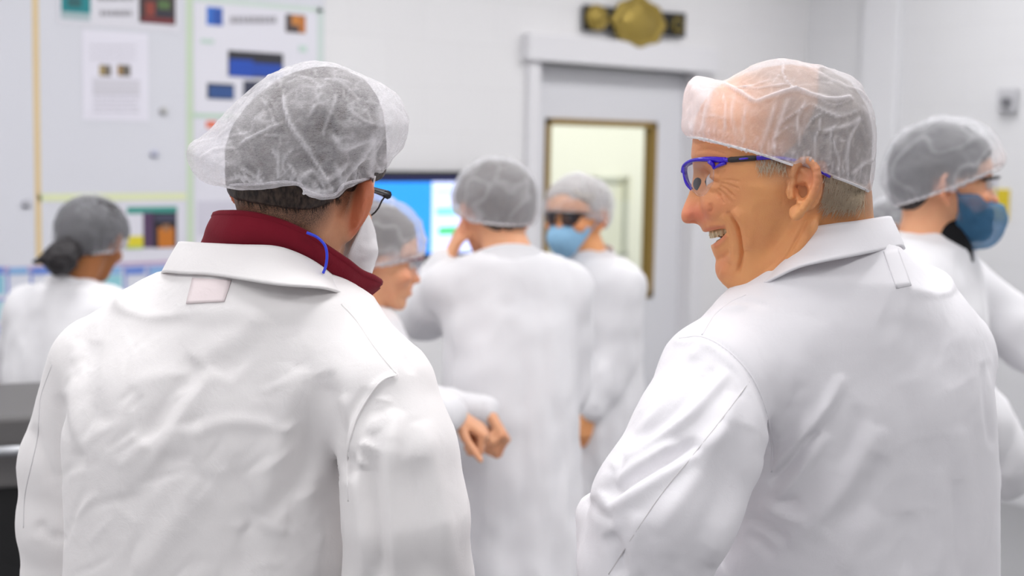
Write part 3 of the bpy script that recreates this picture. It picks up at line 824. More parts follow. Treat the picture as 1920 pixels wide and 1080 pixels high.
    for i in range(46):
        x = r3.uniform(290, 900); y = 575 - max(0, (x - 760) * .35) + (35 if 560 < x < 720 else 0); a = r3.uniform(-.6, .6); L = r3.uniform(25, 80)
        strokes.append(([(x, y), (x + a * L * .5, y - L * .5), (x + a * L * 1.3, y - L)], r3.uniform(.3, .7), r3.uniform(3, 7), .4))
    for i in range(40):
        x, y = r3.uniform(320, 920), r3.uniform(120, 480); a = r3.uniform(0, 6.3); L = r3.uniform(40, 130)
        strokes.append(([(x, y), (x + math.cos(a) * L * .5 + r3.uniform(-12, 12), y + math.sin(a) * L * .5), (x + math.cos(a) * L, y + math.sin(a) * L)], r3.uniform(.12, .32), r3.uniform(4, 8), .4))
    st = [([(320 + a / 2.25, 90 + b / 2.25) for a, b in s[0]], s[1], s[2] * .72 / 2.25, *(s[3:])) for s in strokes]
    W = no + V2 @ NM.T; N = vnormals(W, Q2); u, v = proj(W); m = cam_facing(W, N)
    hh = np.zeros(len(W)); hh[m] = strokes_height(u[m], v[m], st)
    nz = fbm(W, 22, 3, (4, 1, 2)); nz2 = np.clip(1 - np.abs(fbm(W, 20, 2, (9, 3, 2))) * 4, 0, 1) ** 2
    back = ~m; hh[back] = nz2[back] * .6
    W = W + N * (hh * .0048 + nz * .004)[:, None]
    crk = np.clip(1 - np.abs(fbm(W, 34, 3, (2, 7, 1))) * 6, 0, 1) ** 1.5 * .28
    me = mesh_np('hairnet', W, Q2); set_attr(me, 'fold', np.clip(hh * .95 + crk + nz * .25, -.3, 1)); net = link('hairnet', me, M_NET, root)
    b = bvh_of(W, Q2)
    edge = [(250, 575), (290, 577), (380, 576), (470, 566), (540, 570), (575, 600), (640, 619), (695, 612), (735, 574), (800, 560), (860, 548)]
    seam(b, px([(x, y + 3 * math.sin(x * .21)) for x, y in edge]), 'elastic_edge', M_NET, net, .0016, 140, .0005)
    # coat
    Fd = Field(axis(-.68, .06, .012, [(-.6, 0, .0042)]), axis(1.36, 2.0, .012, [(1.42, 1.62, .0042), (1.62, 1.9, .007)]), axis(.55, 1.78, .02, [(1.2, 1.66, .0042)]))
    Y = 1.66
    Fd.add(sd_loft([lv(590, 260, 640, Y, .09), lv(640, 200, 690, Y, .115), lv(700, 150, 700, Y, .13), lv(800, 118, 692, Y, .135), lv(900, 122, 684, Y, .132), lv(1000, 125, 680, Y, .13), lv(1090, 122, 680, Y, .13), lv(1350, 110, 700, Y, .15), lv(2300, 60, 760, Y, .2)], R(-14), 2.4), (-1, 1.3, .5), (.3, 2.1, 1.8))
    Fd.chain(PS([(485, 590, 1.645), (330, 603, 1.69), (196, 676, 1.73)]), [.085, .058, .058], .05)
    Fd.chain(PS([(485, 590, 1.645), (615, 640, 1.61), (706, 730, 1.56)]), [.085, .064, .064], .05)
    Fd.chain(PS([(182, 690, 1.735), (133, 870, 1.76), (130, 980, 1.76), (135, 1090, 1.77), (150, 1300, 1.9)]), [.060, .060, .060, .058, .052], .008)
    Fd.chain(PS([(712, 740, 1.555), (745, 850, 1.535), (761, 970, 1.53), (766, 1090, 1.55), (780, 1300, 1.70)]), [.063, .0600, .0635, .0665, .060], .010, .03)
    V, Q = Fd.mesh(3)
    V = crumple(V, Q, 3)
    S = [([(375, 680), (320, 750), (268, 830)], -.007, 22), ([(400, 690), (345, 770), (300, 850)], .004, 16), ([(560, 690), (525, 830), (480, 960)], .006, 22), ([(600, 720), (575, 850), (530, 990)], -.005, 18), ([(604, 700), (636, 800), (655, 900)], -.007, 20), ([(640, 740), (652, 800), (655, 860)], .005, 12),
         ([(625, 860), (560, 935), (500, 1000)], .004, 16), ([(742, 770), (731, 900), (742, 1090)], .008, 15), ([(692, 850), (703, 960), (722, 1090)], -.009, 17), ([(790, 790), (825, 950), (850, 1090)], .005, 18), ([(665, 880), (680, 990), (690, 1080)], .006, 12), ([(780, 860), (790, 980), (800, 1090)], -.005, 18),
         ([(150, 640), (132, 740), (140, 850)], .005, 12), ([(118, 740), (125, 800), (150, 880)], -.005, 12), ([(180, 640), (170, 720), (190, 800)], -.003, 16), ([(260, 1080), (330, 980), (380, 900)], .004, 22), ([(230, 960), (300, 880), (360, 850)], -.0035, 18), ([(500, 590), (430, 640), (360, 680)], .004, 22), ([(430, 560), (330, 600), (240, 640)], -.003, 20),
         ([(690, 560), (720, 610), (760, 670)], .003, 8), ([(705, 600), (740, 640), (775, 700)], -.003, 7), ([(60, 800), (90, 880), (110, 900)], -.004, 10), ([(70, 980), (100, 1010), (120, 1000)], -.004, 10), ([(450, 1080), (470, 960), (430, 860)], -.003, 16), ([(590, 1080), (600, 1000), (570, 920)], .003, 16), ([(340, 820), (430, 790), (520, 800)], .0025, 12), ([(240, 720), (340, 700), (460, 720)], .002, 14),
         ([(704, 722), (672, 775), (655, 830), (651, 880)], .0035, 6, .05), ([(690, 728), (660, 778), (642, 832), (638, 880)], -.003, 6, .05), ([(742, 704), (720, 712), (700, 728)], .0035, 6, .05)]
    r4 = np.random.default_rng(5)
    for i in range(26):
        t = r4.uniform(0, 1); x, y = 703 - 50 * t + 6, 735 + 140 * t; S.append(([(x, y), (x + r4.uniform(14, 34), y + r4.uniform(0, 22))], r4.uniform(.0014, .003), r4.uniform(2.5, 4), .4))
    for i in range(60):
        x, y = r4.uniform(140, 640), r4.uniform(600, 1070); a = r4.uniform(1.7, 2.9); L = r4.uniform(30, 110)
        S.append(([(x, y), (x + math.cos(a) * L * .5 + r4.uniform(-8, 8), y + math.sin(a) * L * .5 + r4.uniform(-8, 8)), (x + math.cos(a) * L, y + math.sin(a) * L)], r4.choice([-1, 1]) * r4.uniform(.0008, .0022), r4.uniform(4, 9), .4))
    S = [(q[0], q[1] * .95, q[2] * 1.15, *q[3:]) for q in S]
    V = emboss(V, Q, S)
    coat = link('lab_coat', mesh_np('lab_coat', V, Q), M_COAT_W, root)
    b = bvh_of(V, Q)
    seam(b, [(98, 683), (78, 738), (74, 770), (71, 817), (62, 860), (47, 927), (44, 990)], 'sleeve_seam', M_SEAM, coat, .0009)
    seam(b, [(744, 703), (722, 710), (703, 728), (672, 778), (655, 830), (651, 880), (653, 940)], 'armhole_seam', M_COAT_W, coat, .0014)
    seam(b, [(640, 570), (668, 600), (702, 650), (742, 700)], 'shoulder_seam', M_COAT_W, coat, .0012)
    patch(b, [(362, 522), (434, 526), (421, 566), (350, 570)], 'label_patch', fabric('label_pink', srgb(240, 227, 228), weave=.1), coat, .0008)
    top = [(380, 490, 1.78), (345, 462, 1.72), (339, 454, 1.665), (391, 457, 1.61), (452, 460, 1.585), (513, 462, 1.575), (550, 472, 1.578), (587, 490, 1.588), (617, 512, 1.605), (642, 536, 1.63), (666, 563, 1.66), (690, 585, 1.70)]
    bot = [(360, 550, 1.80), (315, 525, 1.73), (305, 511, 1.662), (342, 513, 1.60), (397, 516, 1.565), (464, 526, 1.543), (520, 534, 1.535), (568, 537, 1.537), (611, 541, 1.553), (648, 553, 1.585), (680, 572, 1.62), (712, 588, 1.66)]
    V, F = sheet(PS(top), PS(bot), 70, 6); V = np.array(V); n = 70
    for j in range(7): V[j * n:(j + 1) * n, 1] -= .004 * math.sin(math.pi * j / 6)
    solid_sheet('coat_collar', V, F, M_COAT_W, coat, .003)
    # fleece collar
    fl = fabric('maroon_fleece', srgb(116, 22, 38), var=.12, weave=.6, wscale=500, rough=1.0)
    t2 = [(430, 430, 1.74), (404, 406, 1.66), (431, 402, 1.612), (467, 404, 1.594), (507, 412, 1.588), (542, 425, 1.588), (578, 443, 1.592), (613, 468, 1.604), (649, 492, 1.624), (675, 512, 1.648), (698, 522, 1.67), (711, 530, 1.69)]
    b2 = [(420, 500, 1.74), (382, 458, 1.665), (400, 480, 1.622), (445, 490, 1.60), (510, 492, 1.592), (550, 500, 1.595), (590, 518, 1.606), (620, 538, 1.625), (645, 557, 1.645), (660, 568, 1.66), (676, 564, 1.675), (709, 538, 1.695)]
    V, F = sheet(PS(t2), PS(b2), 70, 8); V = np.array(V)
    for j in range(9): V[j * n:(j + 1) * n, 1] -= .010 * math.sin(math.pi * min(1, j / 6)) * (.8 if j < 6 else .5)
    col = solid_sheet('fleece_collar', V, F, fl, root, .0075)
    T = spline(PS(t2), 70); MB().tube(T, .0052, 8).build('collar_piping', fl, col, True)
    # earplug cord
    MB().tube(spline(PS([(575, 436, 1.573), (595, 445, 1.577), (609, 460, 1.578), (613, 478, 1.578), (611, 498, 1.578), (606, 512, 1.58)]), 30), .0016, 8).build('earplug_cord', plain('blue_cord', srgb(50, 70, 225), .4), root, True)
    # glasses, mask
    wear_glasses(h, root, M_BLACKP, M_LENS, .0034, 4.0, .073)
    mk = fabric('white_mask', srgb(240, 238, 240), weave=.4)
    top = [(686, 402, 1.665), (694, 420, 1.69), (703, 440, 1.715), (710, 450, 1.75)]
    bot = [(640, 488, 1.672), (662, 506, 1.69), (680, 516, 1.71), (690, 520, 1.75)]
    V, F = [], []
    rows = [[(687, 400, 1.655), (690, 402, 1.672), (694, 408, 1.70), (698, 420, 1.74)], [(676, 428, 1.652), (690, 425, 1.675), (701, 430, 1.70), (704, 440, 1.75)], [(664, 452, 1.655), (686, 450, 1.675), (700, 447, 1.70), (706, 455, 1.75)], [(654, 474, 1.66), (682, 476, 1.68), (706, 466, 1.70), (708, 475, 1.75)], [(650, 490, 1.668), (676, 496, 1.685), (697, 486, 1.705), (703, 492, 1.75)], [(660, 505, 1.678), (676, 514, 1.692), (692, 512, 1.71), (696, 515, 1.75)]]
    G = np.array([[P(*p) for p in r] for r in rows]); G = np.array([spline(r, 12) for r in G]); G = np.array([spline(G[:, i], 16) for i in range(12)]).transpose(1, 0, 2)
    G[:, :, 1] += rng.normal(0, .0016, G.shape[:2])
    V = G.reshape(-1, 3); F = [(j * 12 + i, j * 12 + i + 1, (j + 1) * 12 + i + 1, (j + 1) * 12 + i) for j in range(15) for i in range(11)]
    mo = solid_sheet('beard_cover', V, F, mk, root, .0015)
    MB().tube(spline(PS([(703, 330, 1.63), (699, 352, 1.632), (693, 380, 1.642), (688, 402, 1.652)]), 16), .0013, 6).build('ear_loop', mk, mo, True)
    legs_and_shoes(root, bx, th, M_TROUSER2, M_SHOE)
    return root

# ================================================================== laughing man in purple glasses, face in profile
def man_purple():
    bx = P(1600, 700, 1.75)
    root = empty('person', (bx[0], bx[1], 0))
    tag(root, 'laughing person in profile with purple safety glasses, hairnet and white lab coat, arms folded', 'person')
    o = P(1500, 350, 1.66)
    d = ray(1500, 350); d /= np.linalg.norm(d); s = -d
    f = -(CM[:, 0] - s * (CM[:, 0] @ s)); f /= np.linalg.norm(f); z = np.cross(f, s); M = np.stack([f, s, z], 1)
    def fz(L, sv=0.0):
        out = []
        for u, v in L:
            r = ray(u, v); t = ((o - CO) @ d - sv) / (r @ d); q = (CO + r * t - o) @ M; out.append((q[0], q[2]))
        return np.array(out)
    def at(u, v, sv):
        r = ray(u, v); return CO + r * (((o - CO) @ d - sv) / (r @ d))
    main = [(1299, 262), (1297, 280), (1296, 294), (1299, 306), (1304, 320), (1306, 340), (1307, 360), (1309, 385), (1310, 405), (1311, 418), (1314, 426), (1318, 434), (1322, 441), (1327, 450), (1332, 459), (1334, 466), (1338, 477), (1343, 487), (1341, 498), (1342, 509), (1347, 519), (1357, 525.5), (1370, 526), (1380, 527), (1392, 534), (1406, 541), (1430, 532), (1466, 500), (1500, 462), (1530, 430), (1560, 405), (1600, 392), (1616, 380), (1622, 350), (1628, 310), (1630, 250), (1620, 200), (1590, 158), (1540, 130), (1480, 121), (1430, 127), (1380, 143), (1340, 167), (1315, 197), (1303, 225)]
    nose = [(1304, 316), (1301, 330), (1297, 345), (1291, 364), (1283, 383), (1277.5, 398), (1277, 408), (1280, 416), (1287, 419.5), (1295, 419), (1309, 417.5), (1322, 414), (1332, 400), (1328, 370), (1318, 335)]
    class HR(Head):
        def body(h, X, Y, Z):
            f, s, z = h.loc(X, Y, Z)
            q = h.skull(f, s, z)
            for sg in (-1, 1):
                q = smax(q, -sd_ellipsoid(np.array([.116, sg * .034, .010]), np.array([.016, .017, .011]))(f, s, z), .014)
                q = smin(q, sd_ellipsoid(np.array([.088, sg * .040, -.020]), np.array([.020, .017, .014]))(f, s, z), .016)
            wn = np.interp(z, [-.045, -.030, -.010, .02], [.0180, .0180, .0125, .0105])
            n = inflate(h.nose(f, z), s, wn, .0155)
            ncx, ncz = NW
            for sg in (-1, 1): n = smin(n, sd_ellipsoid(np.array([ncx, sg * .0150, ncz]), np.array([.0098, .0062, .0085]))(f, s, z), .004)
            for sg in (-1, 1): n = smax(n, -sd_ellipsoid(np.array([NS[0], sg * .0085, NS[1]]), np.array([.0060, .0042, .0040]))(f, s, z), .002)
            q = smin(q, n, .006)
            q = smax(q, -np.maximum(-(MT(f, z)), np.abs(s) - .056), .003)
            return smin(q, h.ear(f, s, z), .004)
    NW = fz([(1321, 396)])[0]; NS = fz([(1303, 417)])[0]
    MT = Table(fz([(1312, 439), (1322, 436), (1340, 431), (1356, 427), (1364, 427), (1367, 431), (1363, 440), (1350, 449), (1337, 458), (1326, 456)]), blur=1)
    h = HR(o, M, fz(main), fz(nose), ear_out=15); h.ear_s = .0735
    xs = axis(o[0] - .16, o[0] + .35, .03, [(o[0] - .16, o[0] + .12, .0015)]); ys = axis(1.45, 2.05, .03, [(o[1] - .11, o[1] + .02, .0017), (o[1] + .02, o[1] + .11, .004)])
    zs = axis(0.02, 1.95, .03, [(o[2] - .14, o[2] + .09, .0015), (o[2] + .09, o[2] + .16, .003)])
    F = Field(xs, ys, zs); h.add(F, 0)
    F.capsule(P(1548, 385, 1.675), P(1565, 570, 1.715), .052, .064, .022); F.capsule(P(1430, 520, 1.665), P(1500, 590, 1.70), .030, .045, .03)
    F.capsule(P(1512, 425, 1.61), P(1440, 560, 1.645), .012, .014, .016)
    F.ellipsoid((bx[0], bx[1] + .01, 1.25), (.17, .09, .27), .04); F.ellipsoid((bx[0], bx[1], .95), (.15, .10, .16), .05)
    for sg in (-1, 1): F.capsule((bx[0] + sg * .09, bx[1], .9), (bx[0] + sg * .09, bx[1], .09), .07, .04, .03)
    V, Q = F.mesh(2)
    S = [([(1362, 398), (1372, 404), (1382, 420), (1387, 436), (1390, 462), (1388, 492), (1381, 514)], -.0066, 3.3, .3), ([(1374, 394), (1390, 414), (1399, 440), (1401, 470)], .0052, 11, .2), ([(1352, 404), (1370, 425), (1376, 460), (1372, 495)], .0030, 7), ([(1330, 400), (1334, 392), (1331, 381)], -.0026, 3.2),
         ([(1348, 347), (1362, 356), (1376, 368)], -.0022, 1.8), ([(1346, 352), (1358, 364), (1370, 379)], -.0022, 1.8), ([(1350, 343), (1368, 347), (1386, 354)], -.0021, 1.8), ([(1342, 357), (1350, 368), (1358, 381)], -.0021, 1.8), ([(1352, 338), (1370, 338), (1388, 341)], -.0018, 1.8),
         ([(1352, 352), (1366, 363), (1378, 377)], .0012, 2.2), ([(1328, 337), (1340, 341), (1350, 343)], -.0024, 2.4), ([(1322, 332), (1336, 331), (1350, 334)], .0022, 4), ([(1326, 348), (1338, 352), (1350, 352)], .0020, 4), ([(1328, 359), (1342, 364), (1356, 366)], -.0012, 3),
         ([(1300, 308), (1316, 306), (1340, 311), (1360, 318)], .0022, 7), ([(1305, 284), (1330, 281), (1362, 290)], -.0008, 2.4), ([(1304, 270), (1330, 268), (1364, 277)], -.0006, 2.4), ([(1325, 424), (1340, 421), (1360, 421)], .0014, 4), ([(1338, 464), (1352, 456), (1366, 440)], .0024, 4.5), ([(1345, 484), (1356, 482), (1368, 470)], -.0018, 5),
         ([(1350, 508), (1364, 512), (1376, 514)], .0015, 8), ([(1400, 530), (1430, 512), (1470, 470), (1490, 440)], -.0018, 7), ([(1512, 412), (1498, 440), (1476, 478), (1450, 510)], -.0032, 4), ([(1530, 400), (1516, 440), (1490, 480)], .002, 7), ([(1482, 330), (1480, 350), (1480, 372)], -.0021, 1.8), ([(1475, 336), (1474, 356), (1473, 378)], -.0009, 2.0), ([(1468, 345), (1468, 365), (1466, 388)], -.0007, 2.0),
         ([(1410, 395), (1440, 400), (1470, 420)], -.0012, 14), ([(1400, 350), (1430, 352), (1460, 358)], .0012, 10)]
    V = emboss(V, Q, S)
    me = mesh_np('body', V, Q)
    u, v = proj(V); g = lambda a, b2, r: np.exp(-(((u - a) ** 2 + (v - b2) ** 2) / r ** 2))
    lip = strokes_height(u, v, [([(1319, 432), (1330, 430), (1346, 427), (1362, 425)], 1, 4), ([(1336, 461), (1348, 455), (1362, 440)], 1, 5)])
    bl = .6 * g(1290, 402, 30) + .45 * g(1315, 405, 24) + .35 * g(1355, 380, 30) + .5 * g(1525, 335, 32) + .35 * g(1350, 500, 25) + .6 * np.clip(lip, 0, 1) + .3 * g(1330, 285, 40)
    set_attr(me, 'blush', np.clip(bl, 0, 1))
    hr = fz([(1365, 100), (1385, 158), (1440, 190), (1452, 262), (1450, 296), (1456, 322), (1476, 330), (1482, 300), (1540, 300), (1552, 345), (1560, 378), (1580, 396), (1640, 400), (1650, 330), (1650, 200), (1600, 130), (1480, 90)])
    set_attr(me, 'stubble', in_poly_attr(h, V, hr, .045, 12) * .95)
    link('body', me, M_SKIN_TAN, root)
    mo = MB()
    # mouth cavity, tongue and teeth
    dark = plain('mouth_inside', srgb(96, 40, 38), .4); tooth = plain('tooth', srgb(226, 205, 164), .25, spec=.6)
    arch = lambda t: (.113 - .0 - .030 * (1 - math.cos(t)), .029 * math.sin(t))
    tl = MB()
    for row, n0 in ((0, 12), (1, 12)):
        for i in range(n0):
            t = (i + .5 - n0 / 2) / (n0 / 2) * 1.35; fc, sc = arch(t); w = .0048 if abs(t) < .5 else .0043
            fp, zp = fz([(1327, 440)])[0] if row == 0 else fz([(1339, 459)])[0]
            if row: w *= .82
            fx = fp - .0035 - .030 * (1 - math.cos(t)); slope = (-.10 if row == 0 else -.42)
            zc = zp + (fp - fx) * (.24 if row == 0 else .62) + (.0005 if row == 0 else -.001)
            bm = bmesh.new(); bmesh.ops.create_cube(bm, size=1); bmesh.ops.bevel(bm, geom=bm.edges[:], offset=.22, segments=2, affect='EDGES')
            hgt = .0112 if row == 0 else .007
            tang = np.array([-.030 * math.sin(t), .029 * math.cos(t)]); tang /= np.linalg.norm(tang); nor = np.array([tang[1], -tang[0]])
            for q in bm.verts:
                a, b2, c2 = q.co; e = np.array([fx, sc]) + tang * a * w * 1.9 + nor * b2 * .004
                q.co = Vector(h.wld((e[0], e[1], zc + c2 * hgt)))
            bm.verts.index_update(); tl.raw([q.co for q in bm.verts], [[q.index for q in fc2.verts] for fc2 in bm.faces]); bm.free()
    tl.build('teeth', tooth, root, True)
    c0 = fz([(1364, 438)])[0]
    bm = bmesh.new(); bmesh.ops.create_uvsphere(bm, u_segments=16, v_segments=10, radius=1)
    me2 = bpy.data.meshes.new('tongue')
    for q in bm.verts: q.co = Vector(h.wld((c0[0] - .004 + q.co.x * .016, q.co.y * .017, c0[1] - .001 + q.co.z * .006)))
    bm.to_mesh(me2); bm.free(); link('tongue', me2, dark, root)
    e0 = fz([(1334, 341)], .03)[0]
    add_eyes(h, root, M_EYE, M_IRIS, z=e0[1], f=e0[0] - .005)
    # hair: thin grey shell and loose white hairs at temple and nape
    reg = fz([(1535, 95), (1530, 200), (1500, 262), (1466, 296), (1475, 305), (1545, 305), (1552, 326), (1566, 334), (1590, 343), (1650, 356), (1660, 330), (1655, 200), (1600, 120), (1480, 80)])
    hair = hair_shell(h, root, M_HAIR_GREY, .0028, .003, reg, .0008)
    wh = MB(); bk = bvh_of(V, Q); r2 = np.random.default_rng(8)
    def strand(u, v, du, dv, l0=.0008, l1=.0025, r=.00032):
        ps = [drop(bk, u + du * t, v + dv * t + 3 * math.sin(t * 3), l0 + (l1 - l0) * t) for t in (0, .33, .66, 1)]
        ps = [p for p in ps if p is not None]
        if len(ps) < 3 or max(np.linalg.norm(ps[i] - ps[i + 1]) for i in range(len(ps) - 1)) > .02: return
        wh.tube(ps, np.linspace(r, r * .3, len(ps)), 3)
    for _ in range(800):
        u, v = r2.uniform(1545, 1620), r2.uniform(325, 384); strand(u, v, r2.uniform(-14, 6) - (v - 325) * .12, r2.uniform(14, 30))
    for _ in range(110):
        u, v = r2.uniform(1418, 1474), r2.uniform(296, 316); strand(u, v, r2.uniform(-8, 6), r2.uniform(8, 20))
    for _ in range(40):
        u, v = r2.uniform(1555, 1610), r2.uniform(375, 390); strand(u, v, r2.uniform(-30, -8), r2.uniform(4, 14))
    wh.build('loose_hair', plain('white_hair', srgb(216, 198, 172), .5), hair, True)
    # hair net
    nt = [(1275, 245), (1277, 215), (1284, 172), (1291, 150), (1308, 146), (1335, 150), (1362, 146), (1385, 132), (1420, 117), (1462, 106), (1500, 111), (1545, 122), (1590, 139), (1618, 158), (1640, 200), (1646, 240), (1647, 300), (1641, 345), (1630, 362), (1615, 353), (1580, 340), (1530, 324), (1480, 310), (1440, 296), (1400, 284), (1350, 271), (1300, 260), (1285, 257)]
    tb = Table(spline(fz(nt), 130, True), blur=2); tx = Table(spline(fz(nt[:18] + [(1640, 380), (1625, 440), (1560, 450), (1480, 420), (1400, 390), (1330, 350), (1288, 310), (1277, 270)]), 130, True), blur=2)
    F = Field(np.arange(-.12, .16, .0024), np.arange(-.115, .116, .0026), np.arange(-.04, .175, .0024))
    def netf(f, s, z):
        W = np.interp(z, [-.02, .02, .06, .12], [.097, .093, .090, .082]); return smax(inflate(tx(f, z), s, W, .058), -tb(f, z), .010)
    F.add(netf, (-1, -1, -1), (1, 1, 1)); V2, Q2 = F.mesh(3)
    px = lambda L: [(1240 + a / 3.725, 90 + b / 3.725) for a, b in L]
    Z = [([(185, 215), (280, 228), (400, 250), (510, 285), (590, 330), (660, 375), (730, 350), (850, 308), (950, 292), (1060, 332), (1200, 362), (1330, 340)], 1.0, 15, .05), ([(845, 80), (855, 180), (890, 250), (940, 290), (1000, 320)], .8, 7), ([(830, 170), (780, 245), (765, 255)], .6, 6), ([(500, 270), (600, 265), (760, 215)], .5, 6), ([(540, 265), (700, 275), (880, 250)], .6, 7), ([(950, 100), (1100, 170), (1250, 250), (1400, 310), (1480, 400)], .4, 10),
         ([(350, 300), (310, 450), (290, 600)], .5, 14), ([(430, 310), (450, 450), (430, 640)], .6, 10), ([(510, 340), (490, 480), (530, 640)], .45, 15), ([(595, 390), (570, 540), (580, 670)], .5, 12), ([(800, 370), (760, 520), (700, 690)], .5, 17), ([(890, 350), (830, 520), (790, 640), (780, 730)], .5, 18), ([(1010, 370), (960, 470), (950, 540), (970, 640), (960, 690)], .6, 12), ([(940, 545), (870, 560), (800, 620), (770, 640)], .5, 7), ([(1040, 390), (900, 480), (820, 540)], .55, 8), ([(1050, 390), (1140, 440), (1250, 490)], .6, 9),
         ([(1130, 450), (1060, 500), (1010, 560)], .6, 8), ([(1100, 480), (1110, 560), (1080, 620), (1080, 760), (1065, 830)], .75, 9), ([(1380, 480), (1310, 540), (1120, 580)], .5, 16), ([(1200, 540), (1180, 640), (1175, 810)], .6, 8), ([(1210, 600), (1210, 680), (1250, 790), (1230, 870)], .6, 9), ([(1380, 490), (1320, 620), (1300, 750), (1310, 870)], .6, 13), ([(1480, 780), (1400, 820), (1330, 890)], .7, 11), ([(1400, 400), (1440, 500), (1480, 650), (1470, 820)], .45, 26), ([(1230, 640), (1310, 660)], .6, 6), ([(250, 470), (370, 475), (460, 500)], .4, 5), ([(380, 480), (370, 600)], .45, 7), ([(1140, 440), (1240, 480), (1380, 440)], .4, 8), ([(1060, 330), (1200, 400), (1350, 350)], .4, 9), ([(1250, 500), (1200, 560), (1130, 600)], .3, 7), ([(190, 230), (160, 350), (140, 480), (160, 590)], .35, 30), ([(230, 230), (230, 380), (220, 590)], .25, 24)]
    r3 = np.random.default_rng(21)
    for i in range(74):
        x = 200 + 1240 * (i + r3.uniform(0, 1)) / 74; y = 628 + (x - 225) * .285 - 10 * math.sin((x - 225) / 1240 * 3.1); L = r3.uniform(40, 150)
        Z.append(([(x, y), (x + r3.uniform(-8, 10), y - L * .5), (x + r3.uniform(-22, 30), y - L)], r3.uniform(.25, .65), r3.uniform(3, 7), .3))
    for i in range(22):
        x, y = r3.uniform(520, 1400), r3.uniform(130, 330); a = r3.uniform(-.2, .7); L = r3.uniform(60, 180); Z.append(([(x, y), (x + L * .5 * math.cos(a), y + L * .5 * math.sin(a) + r3.uniform(-8, 8)), (x + L * math.cos(a), y + L * math.sin(a))], r3.uniform(.1, .25), r3.uniform(4, 7), .4))
    st = [(px(q[0]), q[1], q[2] * .8 / 3.725, *(q[3:])) for q in Z]
    W = h.wld(V2); N = vnormals(W, Q2); u, v = proj(W); m = cam_facing(W, N)
    hh = np.zeros(len(W)); hh[m] = strokes_height(u[m], v[m], st); nz2 = np.clip(1 - np.abs(fbm(W, 20, 2, (9, 3, 2))) * 4, 0, 1) ** 2; hh[~m] = nz2[~m] * .4
    W = W + N * (hh * .0042 + fbm(W, 22, 3, (4, 1, 2)) * .003)[:, None]
    front = np.clip((1350 - u) / 50, 0, 1) * .5
    crk = np.clip(1 - np.abs(fbm(W, 38, 3, (2, 7, 1))) * 7, 0, 1) ** 1.5 * .22
    me = mesh_np('hairnet', W, Q2); set_attr(me, 'fold', np.clip(hh * 1.1 + front + crk, 0, 1)); net = link('hairnet', me, M_NET_R, root)
    b = bvh_of(W, Q2)
    seam(b, [(1290, 256), (1320, 260), (1350, 268), (1400, 281), (1440, 293), (1480, 307), (1530, 321), (1580, 337), (1612, 350), (1628, 358)], 'elastic_edge', M_ELASTIC, net, .0017, 120, .0003)
    # purple safety glasses
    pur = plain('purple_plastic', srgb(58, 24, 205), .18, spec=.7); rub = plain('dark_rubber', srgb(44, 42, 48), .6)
    def rail(L, n): return spline(np.array([at(*q) for q in L]), n)
    for_sides = []
    fr = MB()
    top = [(1281, 322, 0), (1283, 311, .012), (1291, 304, .026), (1303, 300, .040), (1320, 298.5, .054), (1340, 299, .063), (1362, 300.5, .069)]
    rad = np.interp(np.linspace(0, 1, 40), [0, .2, .5, .8, 1], [.0030, .0026, .0027, .0040, .0046])
    A = rail(top, 40); fr.tube(A, rad, 10, flat=.8)
    Bm = A - 2 * ((A - o) @ s)[:, None] * s; fr.tube(Bm, rad, 10, flat=.8)
    drop1 = rail([(1283, 311, .012), (1282.5, 322, .012), (1285, 336, .0125), (1289, 346, .013), (1297, 355, .0135)], 20); fr.tube(drop1, .0021, 8)
    Bd = drop1 - 2 * ((drop1 - o) @ s)[:, None] * s; fr.tube(Bd, .0021, 8)
    fin = rail([(1330, 303, .0635), (1337, 309, .0655), (1338, 317, .0655)], 8); fr.tube(fin, [.004, .0042, .0042, .004, .0036, .003, .0022, .0012], 8, flat=.6)
    wed = rail([(1338, 317, .0655), (1348, 310, .067), (1362, 305, .069)], 8); fr.tube(wed, [.0012, .0018, .0026, .0032, .0036, .0036, .0034, .003], 8, flat=.6)
    gl = fr.build('safety_glasses', pur, root, True)
    tmp = rail([(1358, 300.5, .0690), (1385, 298.5, .0735), (1412, 296.5, .0755), (1430, 296, .0765), (1446, 296, .0772), (1470, 297, .078), (1500, 304, .079), (1530, 317, .080), (1556, 332, .078)], 44)
    for sg in (1, -1):
        T = tmp if sg == 1 else tmp - 2 * ((tmp - o) @ s)[:, None] * s
        MB().tube(T, np.interp(np.linspace(0, 1, 44), [0, .1, .3, .42, 1], [.0050, .0052, .0050, .0034, .0030]), 10, flat=.55).build('temple', pur, gl, True)
        g2 = T[2:14] ; MB().tube(g2, np.interp(np.linspace(0, 1, 12), [0, .08, .9, 1], [.0056, .0066, .0062, .0052]), 10, flat=.52).build('rubber_grip', rub, gl, True)
        g3 = T[5:12] + (s * .0042 * sg); MB().tube(g3, [.0008, .0022, .0027, .0028, .0026, .002, .0008], 8, flat=.5).build('grip_inlay', pur, gl, True)
        G = []
        tp = [(1283, 311, .012), (1291, 304.5, .026), (1303, 301, .040), (1320, 300, .053), (1337, 303, .0635)]
        md = [(1284, 330, .0125), (1293, 330, .027), (1306, 328, .041), (1323, 326, .053), (1339, 322, .0635)]
        lo = [(1297, 354, .0135), (1304, 361, .027), (1312, 368, .040), (1324, 364, .052), (1338, 342, .0630)]
        g0 = np.array([spline(np.array([at(*q) for q in r]), 16) for r in (tp, md, lo)]); g0 = np.array([spline(g0[:, i], 12) for i in range(16)])
        if sg == -1: g0 = g0 - 2 * ((g0 - o) @ s)[..., None] * s
        Vv = g0.reshape(-1, 3); Ff = [(i * 12 + j, (i + 1) * 12 + j, (i + 1) * 12 + j + 1, i * 12 + j + 1) for i in range(15) for j in range(11)]
